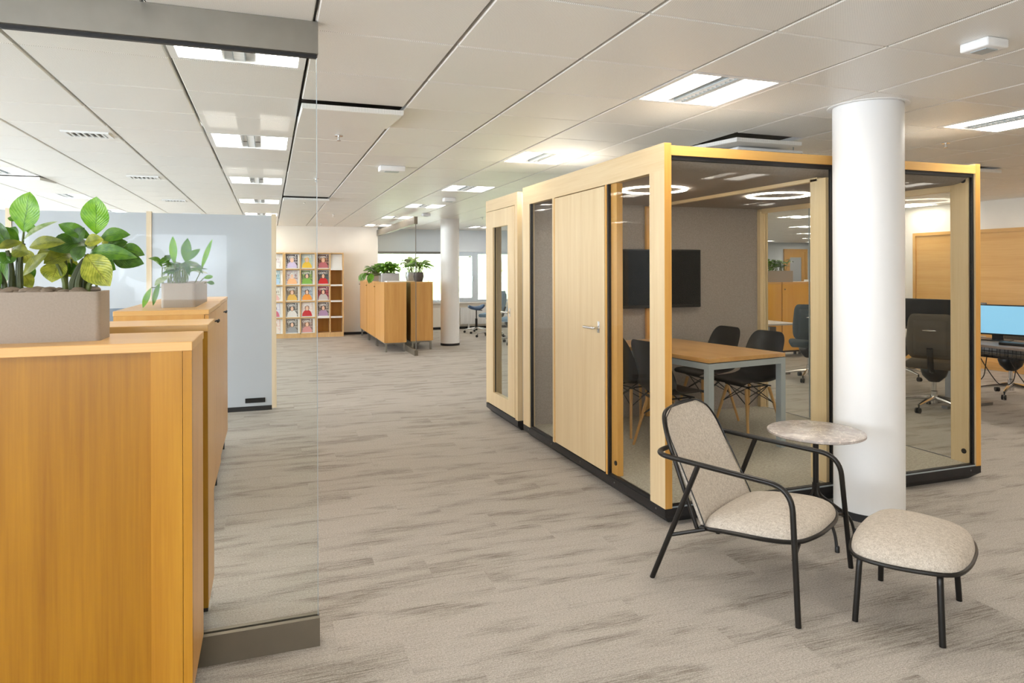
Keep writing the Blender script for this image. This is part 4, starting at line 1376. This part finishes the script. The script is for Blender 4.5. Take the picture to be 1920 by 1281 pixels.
# seat cushion
def cushion(outline, zt, zb, dome, cx, cy, n=6):
    """domed pad over an outline; zt(x, y) rim height"""
    bm = nb()
    rings = []
    N = len(outline)
    for f, dz in ((.90, -zb), (.985, -zb * .7), (1.0, 0.0)):
        rings.append([bm.verts.new((cx + (p.x - cx) * f, cy + (p.y - cy) * f, p.z + zt + dz)) for p in outline])
    for k in range(1, n):
        f = math.cos(PI / 2 * k / n)
        h = dome * math.sin(PI / 2 * k / n) ** .8
        rings.append([bm.verts.new((cx + (p.x - cx) * f, cy + (p.y - cy) * f, p.z + zt + h)) for p in outline])
    for A, B in zip(rings, rings[1:]):
        for k in range(N):
            bm.faces.new((A[k], A[(k + 1) % N], B[(k + 1) % N], B[k]))
    bm.faces.new(rings[0][::-1])
    zc = sum(v.co.z for v in rings[-1]) / N + dome * .02
    c = bm.verts.new((cx, cy, zc))
    for k in range(N):
        bm.faces.new((rings[-1][k], rings[-1][(k + 1) % N], c))
    return bm
outl = fillet(rim, .08, 4) + [q(.15, -.145, SZ - .022), q(0, -.15, SZ - .022), q(-.15, -.145, SZ - .022)]
st_ = obs('seat_cushion', cushion(outl, .006, .02, .085, .10, 0), 'upholstery', lc)
st_.modifiers.new('sub', 'SUBSURF').render_levels = 1
# backrest: tube loop and padded shell
bk = [q(-.285, -.143, .262), q(-.285, -.232, .49), q(-.272, -.315, .69), q(-.210, -.367, .777), q(0, -.383, .797), q(.210, -.367, .777), q(.272, -.315, .69), q(.285, -.232, .49), q(.285, -.143, .262)]
tb('back_frame', 'black_metal', lc, [p + Vector((-.004, 0, -.003)) for p in fillet(bk, .10, 6)], .010, 10)
G = []
nr = 16
for i in range(nr + 1):
    s = i / nr
    z = .275 + (.785 - .275) * s
    t0 = -.133 - (.385 - .133) * (s ** 1.05)
    hw = .283 - .018 * s
    if s > .72:
        e = (s - .72) / .28
        hw -= .115 * (1 - math.sqrt(max(0, 1 - e * e)))
    row = []
    for k in range(-6, 7):
        p = k / 6
        row.append(q(hw * p, t0 - .028 * (1 - p * p) * (1 - .3 * s) + .012, z + (.012 * (1 - p * p) if i == nr else 0)))
    G.append(row)
bm = nb(); grid(bm, G)
bkp = obs('back_cushion', bm, 'upholstery', lc)
md = bkp.modifiers.new('thick', 'SOLIDIFY'); md.thickness = .028; md.offset = 0
bkp.modifiers.new('sub', 'SUBSURF').render_levels = 2
piping = [G[i][12] + Vector((.014, 0, 0)) for i in range(0, nr + 1)]
tb('piping', 'black_metal', lc, piping + [G[nr][k] + Vector((.014, 0, .004)) for k in range(11, 0, -1)] + [G[i][0] + Vector((.014, 0, 0)) for i in range(nr, -1, -1)], .003, 6)

# ------------------------------------------------ ottoman
ot = thing('ottoman', 'matching oatmeal upholstered footstool with black tube legs in front of the armchair', 'footstool', (2.634, 2.234, 0), math.atan2(-.859, .511))
OZ = .292
orim = [q(-.30, -.16, OZ), q(-.315, .0, OZ), q(-.255, .205, OZ), q(-.10, .24, OZ), q(.10, .24, OZ), q(.255, .205, OZ), q(.315, 0, OZ), q(.30, -.16, OZ), q(.12, -.205, OZ), q(-.12, -.205, OZ)]
orf = fillet(orim, .085, 4, closed=True)
tb('seat_frame', 'black_metal', ot, orf, .009, 8, closed=True)
oc = obs('seat_cushion', cushion(orf, .006, .02, .095, .015, 0), 'upholstery', ot)
oc.modifiers.new('sub', 'SUBSURF').render_levels = 1
for sl in (-1, 1):
    for s2 in (-1, 1):
        tb('leg', 'black_metal', ot, fillet([q(sl * .12, s2 * .14, OZ - .012), q(sl * .215, s2 * .146, OZ - .014), q(sl * .245, s2 * .159, 0)], .05), .0125, 10)

# ------------------------------------------------ side table
sd = thing('side_table', 'round marble topped side table on a slim black pedestal beside the armchair', 'table', (2.885, 3.035, 0), .5)
bm = nb(); lathe(bm, [(.248, .572), (.256, .577), (.256, .588), (.248, .593)], seg=56)
obs('top', bm, 'marble', sd)
bm = nb(); lathe(bm, [(.05, .566), (.05, .572)], seg=20); obs('top_plate', bm, 'black_metal', sd)
tb('pedestal', 'black_metal', sd, [(0, 0, .17), (0, 0, .567)], .0155, 14)
for k in range(4):
    a = PI / 4 + k * PI / 2
    c_, s_ = math.cos(a), math.sin(a)
    lg = tb('leg', 'black_metal', sd, fillet([(c_ * .012, s_ * .012, .30), (c_ * .014, s_ * .014, .235), (c_ * .20, s_ * .20, .10), (c_ * .225, s_ * .225, .0)], .05), .0085, 8)
    bm = nb(); lathe(bm, [(.012, 0), (.012, .028), (.008, .034)], c_ * .225, s_ * .225, 10); obs('foot', bm, 'black_plastic', lg)

# ================================================================== OFFICE CHAIRS, DESKS, MONITORS
def office_chair(label, fab, loc, rz, base='chrome', zoff=0):
    t = thing('office_chair', label, 'chair', loc, rz, 'swivel office chairs')
    # faces local +x
    bm = nb(); box(bm, -.23, .24, -.245, .245, .45, .53, .035, 3); obs('seat', bm, fab, t)
    G = []
    for i in range(10):
        s = i / 9
        z = .56 + .47 * s
        hw = .225 - .035 * abs(s - .35) * 1.2
        if s > .85: hw -= .03 * ((s - .85) / .15) ** 2
        if s < .1: hw -= .03 * (1 - s / .1)
        G.append([Vector((-.225 - .06 * s - .03 * math.sin(PI * s) + .035 * (k / 4) ** 2, hw * k / 4, z)) for k in range(-4, 5)])
    bm = nb(); grid(bm, G)
    b = obs('backrest', bm, fab, t)
    md = b.modifiers.new('thick', 'SOLIDIFY'); md.thickness = .05; md.offset = 0
    b.modifiers.new('sub', 'SUBSURF').render_levels = 2
    G2 = []
    for i in range(6):
        s = .08 + .78 * i / 5
        z = .56 + .47 * s
        G2.append([Vector((-.225 - .06 * s - .03 * math.sin(PI * s) - .034 + .035 * (k / 4 * .7) ** 2, .15 * k / 4, z)) for k in range(-4, 5)])
    bm = nb(); grid(bm, G2); bp = obs('back_panel', bm, fab, b)
    md = bp.modifiers.new('thick', 'SOLIDIFY'); md.thickness = .012; md.offset = 0
    tb('grip', 'chrome', b, [(-.34, -.06, .86), (-.352, 0, .862), (-.34, .06, .86)], .010, 8, radii=[.005, .011, .005])
    tb('back_bar', 'black_plastic', t, fillet([(-.05, 0, .42), (-.24, 0, .44), (-.31, 0, .68)], .08), .028, 8)
    bm = nb(); lathe(bm, [(.05, .30), (.11, .36), (.13, .42), (.12, .45)], seg=16); obs('mechanism', bm, 'black_plastic', t)
    bm = nb(); lathe(bm, [(.032, .07), (.032, .20), (.022, .205), (.022, .33)], seg=16); obs('gas_column', bm, base, t)
    bs = None
    for k in range(5):
        a = k * 2 * PI / 5 + .3
        c_, s_ = math.cos(a), math.sin(a)
        bm = nb()
        tube(bm, [(c_ * .03, s_ * .03, .13), (c_ * .16, s_ * .16, .115), (c_ * .31, s_ * .31, .085)], .02, 8, radii=[.027, .02, .014])
        am = obs('base_arm', bm, base, t)
        bm = nb()
        tube(bm, [(c_ * .31, s_ * .31, .09), (c_ * .31, s_ * .31, .055)], .008, 6)
        for w in (-1, 1):
            px_, py_ = c_ * .325 - s_ * w * .014, s_ * .325 + c_ * w * .014
            tube(bm, [(px_ - s_ * w * .008, py_ + c_ * w * .008, .029), (px_ + s_ * w * .008, py_ - c_ * w * .008, .029)], .029, 12)
        obs('caster', bm, 'black_plastic', am)
    return t
office_chair('dark brown grey swivel chair with a silver grip seen through the right pod pane', 'chair_fabric', (6.62, 5.30, 0), .55)
office_chair('dark swivel chair behind the desk with the blue monitor', 'chair_fabric', (8.15, 5.55, 0), PI + .1)
office_chair('teal grey swivel chair seen through the pod in front of the far cabinets', 'chair_teal', (6.85, 7.32, 0), .9)
office_chair('second dark swivel chair further along the desks', 'chair_fabric', (8.15, 7.0, 0), PI - .2)
office_chair('pale blue swivel chair near the far windows left of the booth', 'chair_blue', (4.62, 14.35, 0), 2.6)
office_chair('pale blue swivel chair seen through the booth door', 'chair_blue', (4.58, 12.95, 0), -2.4)
# saddle stool
t = thing('saddle_stool', 'blue saddle stool with chrome star base by the far window', 'stool', (4.60, 15.45, 0))
G = []
for i in range(9):
    u_ = -1 + 2 * i / 8
    row = []
    for k in range(7):
        v_ = -1 + 2 * k / 6
        rr = math.sqrt(max(0, 1 - u_ * u_)) if abs(u_) < 1 else 0.0
        rr = max(rr, .25)
        row.append(Vector((.20 * u_, .17 * v_ * rr, .60 + .05 * u_ * u_ - .045 * (v_ * rr) ** 2 + .012 * u_)))
    G.append(row)
bm = nb(); grid(bm, G); ss = obs('seat', bm, 'stool_blue', t)
md = ss.modifiers.new('thick', 'SOLIDIFY'); md.thickness = .06; md.offset = 0
ss.modifiers.new('sub', 'SUBSURF').render_levels = 2
tb('lever', 'black_plastic', t, [(0, 0, .54), (.15, .02, .53)], .01, 6)
bm = nb(); lathe(bm, [(.028, .06), (.028, .34), (.014, .345), (.014, .57)], seg=14); obs('gas_column', bm, 'black_plastic', t)
for k in range(5):
    a = k * 2 * PI / 5 + .2
    c_, s_ = math.cos(a), math.sin(a)
    am = tb('base_arm', 'chrome', t, [(c_ * .02, s_ * .02, .12), (c_ * .28, s_ * .28, .08)], .018, 8, radii=[.024, .013])
    bm = nb(); tube(bm, [(c_ * .28 - s_ * .02, s_ * .28 + c_ * .02, .028), (c_ * .28 + s_ * .02, s_ * .28 - c_ * .02, .028)], .028, 12)
    obs('caster', bm, 'black_plastic', am)

def desk(label, x0, x1, y0, y1, topm, tray=True):
    t = thing('desk', label, 'desk', (x0, y0, 0), 0, 'office desks')
    w, d = x1 - x0, y1 - y0
    bx('top', topm, t, 0, w, 0, d, .705, .73, .003, 1)
    for y in (.12, d - .12):
        bx('leg', 'leg_grey', t, w * .42, w * .58, y - .035, y + .035, .03, .68)
        bx('foot', 'leg_grey', t, .05, w - .05, y - .035, y + .035, 0, .03)
    bx('beam', 'leg_grey', t, w * .45, w * .55, .155, d - .155, .62, .68)
    if tray:
        tr = thing('cable_tray', None, None); tr.parent = t
        bm = nb()
        for k in range(14):
            y = .2 + k * (d - .4) / 13
            tube(bm, fillet([(.10, y, .70), (.10, y, .60), (.28, y, .60), (.28, y, .70)], .02, 2), .003, 5)
        for x, z in ((.10, .66), (.10, .62), (.13, .60), (.19, .60), (.25, .60), (.28, .64)):
            tube(bm, [(x, .2, z), (x, d - .2, z)], .003, 5)
        obs('wire_basket', bm, 'black_metal', tr)
        for k in range(4):
            y = .35 + k * .3
            if y < d - .3:
                tb('cable', 'black_plastic', tr, fillet([(.2, y, .61), (.22, y + .05, .35), (.24, y + .2, .30), (.26, y + .34, .45), (.2, y + .4, .62)], .12, 5), .005, 6)
    return t
desk('brown topped office desk with a cable basket carrying the blue monitor', 6.72, 7.50, 4.0, 5.42, 'desk_dark')
desk('pale grey office desk behind the dark monitor at the column edge', 6.86, 7.62, 5.46, 6.95, 'desk_top')
desk('pale grey office desk beyond, seen through the pod', 6.3, 7.0, 7.7, 8.9, 'desk_top', False)
def monitor(label, loc, rz, w, h, glow, z0=.13):
    t = thing('monitor', label, 'monitor', loc, rz, 'desk monitors')
    bx('casing', 'black_plastic', t, -.02, .02, -w / 2, w / 2, z0, z0 + h, .004)
    bx('display', glow, t, -.0225, -.02, -w / 2 + .012, w / 2 - .012, z0 + .016, z0 + h - .012)
    bx('stand', 'black_plastic', t, .02, .05, -.05, .05, .008, z0 + h * .6)
    bx('foot', 'black_plastic', t, -.09, .12, -.12, .12, 0, .010, .003)
    return t
monitor('desk monitor showing a plain light blue screen', (7.25, 5.08, .73), .35, .56, .32, 'monitor_blue', .06)
monitor('dark switched off monitor behind the brown swivel chair', (7.22, 5.85, .73), .28, .62, .34, 'tv_black', .07)
monitor('third monitor turned away on the pale desk', (7.45, 6.72, .73), .2, .40, .34, 'tv_black', .12)
bm = nb(); box(bm, -.07, .07, -.2, .2, 0, .028, .006)
tag(obs('keyboard', bm, 'black_plastic', None, (6.98, 4.62, .73), .2), 'black keyboard on the brown desk beside the blue monitor', 'keyboard')
t = thing('desk_phone', 'black desk phone with raised panel behind the blue monitor', 'phone', (7.38, 5.50, .73), .3)
bx('body', 'black_plastic', t, -.09, .09, -.1, .1, 0, .05, .008)
bm = nb(); box(bm, -.01, .01, -.13, .13, .05, .42, .004, rot=Matrix.Rotation(.5, 3, 'Y'), piv=(0, 0, .05)); obs('panel', bm, 'black_plastic', t)
bm = nb(); box(bm, 0, .2, 0, .3, 0, .12, .006)
tag(ob('drawer_box', bm, 'desk_top', None, (6.90, 6.05, .73)), 'pale grey drawer box on the pale desk at the column edge', 'drawer unit')

# wood wall panels on the right wall
for k, (a, b) in enumerate(((0.9, 3.3), (3.32, 5.72), (5.74, 8.35))):
    t = thing('wall_panel', ('nearest', 'middle', 'furthest')[k] + ' framed oak panel on the right wall above the desks', 'wall panel', (9.955, a, 0), 0, 'oak wall panels')
    w = b - a
    bx('panel', 'panel_wood', t, .02, .045, .05, w - .05, .12, 2.02)
    bx('frame', 'panel_wood', t, 0, .045, 0, .05, .07, 2.07)
    bx('frame', 'panel_wood', t, 0, .045, w - .05, w, .07, 2.07)
    bx('frame', 'panel_wood', t, 0, .045, .05, w - .05, 2.02, 2.07)
    bx('frame', 'panel_wood', t, 0, .045, .05, w - .05, .07, .12)
# door in the far bay wall
t = thing('door_1', 'oak framed glazed door in the grey far wall seen through the pod', 'door', (18.7, 21.26, 0), 0, kind='structure')
bx('frame', 'panel_wood', t, 0, .12, -.02, .04, 0, 2.25)
bx('frame', 'panel_wood', t, 1.0, 1.12, -.02, .04, 0, 2.25)
bx('frame', 'panel_wood', t, .12, 1.0, -.02, .04, 2.13, 2.25)
bx('stile', 'panel_wood', t, .12, .28, 0, .04, 0, 2.13)
bx('stile', 'panel_wood', t, .84, 1.0, 0, .04, 0, 2.13)
bx('rail', 'panel_wood', t, .28, .84, 0, .04, 1.93, 2.13)
bx('rail', 'panel_wood', t, .28, .84, 0, .04, 0, .3)
bx('glazing', 'screen_blue', t, .28, .84, .015, .025, .3, 1.93)
# radiator under the far window
t = thing('radiator', 'white panel radiator under the far windows', 'radiator', (4.5, WW - .12, .12))
bx('body', 'radiator', t, 0, 2.2, 0, .07, 0, .42, .006)
for k in range(22):
    bx('rib', 'radiator', t, .05 + k * .1, .09 + k * .1, -.008, 0, .03, .39)
bx('bracket', 'radiator', t, .2, .24, .02, .06, -.12, 0)
bx('bracket', 'radiator', t, 1.96, 2.0, .02, .06, -.12, 0)

# ================================================================== CEILING FITTINGS
def hung(name, label, cat, loc, rz=0, group=None):
    return thing(name, label, cat, loc, rz, group)
def sprinkler(label, x, y):
    t = hung('sprinkler', label, 'sprinkler', (x, y, ZC), 0, 'ceiling sprinklers')
    bm = nb(); lathe(bm, [(.03, -.006), (.03, 0)], seg=18); obs('rosette', bm, 'chrome', t)
    bm = nb(); lathe(bm, [(.008, -.035), (.008, -.006)], seg=10); lathe(bm, [(.016, -.040), (.016, -.036)], seg=14); obs('head', bm, 'chrome', t)
SPR = [(.485, 5.16, 'nearest sprinkler above the walkway left of the smoke detector'), (.48, 7.69, 'second sprinkler above the walkway'), (5.04, 3.93, 'sprinkler right of the white column'),
       (1.08, 12.54, 'small sprinkler far down the walkway'), (.48, 10.2, 'third sprinkler above the walkway'), (3.80, 12.34, 'sprinkler in front of the far windows'), (1.05, 15.2, 'sprinkler close to the cream far wall')]
for x, y, lab in SPR: sprinkler(lab, x, y)
def detector(label, x, y, w, d, h):
    t = hung('emergency_light', label, 'ceiling unit', (x, y, ZC), 0, 'white ceiling units')
    bx('housing', 'white_paint', t, -w / 2, w / 2, -d / 2, d / 2, -h, 0, .008, 3)
    bx('lens', 'grey_metal', t, -w * .28, w * .28, -d * .28, d * .28, -h - .004, -h + .001, .002, 1)
detector('white box shaped ceiling unit at the upper right above the column', 2.95, 2.12, .13, .13, .04)
detector('white box shaped ceiling unit above the walkway in the middle', 1.11, 6.56, .24, .14, .05)
detector('small white ceiling unit in front of the far column', 2.35, 9.2, .16, .14, .05)
detector('tiny white ceiling unit at the end of the far glass partition', 2.62, 11.9, .14, .12, .05)
def vent(label, x, y):
    t = hung('air_vent', label, 'vent', (x, y, ZC), 0, 'slatted ceiling vents')
    bm = nb()
    for a in ((-.15, .15, -.10, -.08), (-.15, .15, .08, .10), (-.15, -.12, -.08, .08), (.12, .15, -.08, .08)):
        box(bm, a[0], a[1], a[2], a[3], -.012, 0)
    ob('frame', bm, 'white_paint', t)
    bx('backing', 'vent_dark', t, -.12, .12, -.08, .08, -.003, 0)
    for k in range(6):
        bx('slat', 'white_paint', t, -.105 + k * .04, -.092 + k * .04, -.08, .08, -.011, -.003)
vent('nearest slatted ceiling vent at the upper left', -1.235, 5.68)
vent('second slatted ceiling vent at the left', -1.25, 8.12)
vent('third slatted ceiling vent above the grey screens', -1.26, 10.7)
vent('furthest slatted ceiling vent above the grey screens', -1.27, 13.1)
# hanging white panel above the pod
t = thing('ceiling_baffle', 'white ceiling panel hanging on rods just above the meeting pod', 'ceiling panel', (3.35, 4.30, ZC - .085))
bx('panel', 'white_paint', t, 0, .62, 0, .62, 0, .022, .006)
for x in (.05, .57):
    for y in (.05, .57):
        tb('rod', 'grey_metal', t, [(x, y, .022), (x, y, .085)], .004, 6)
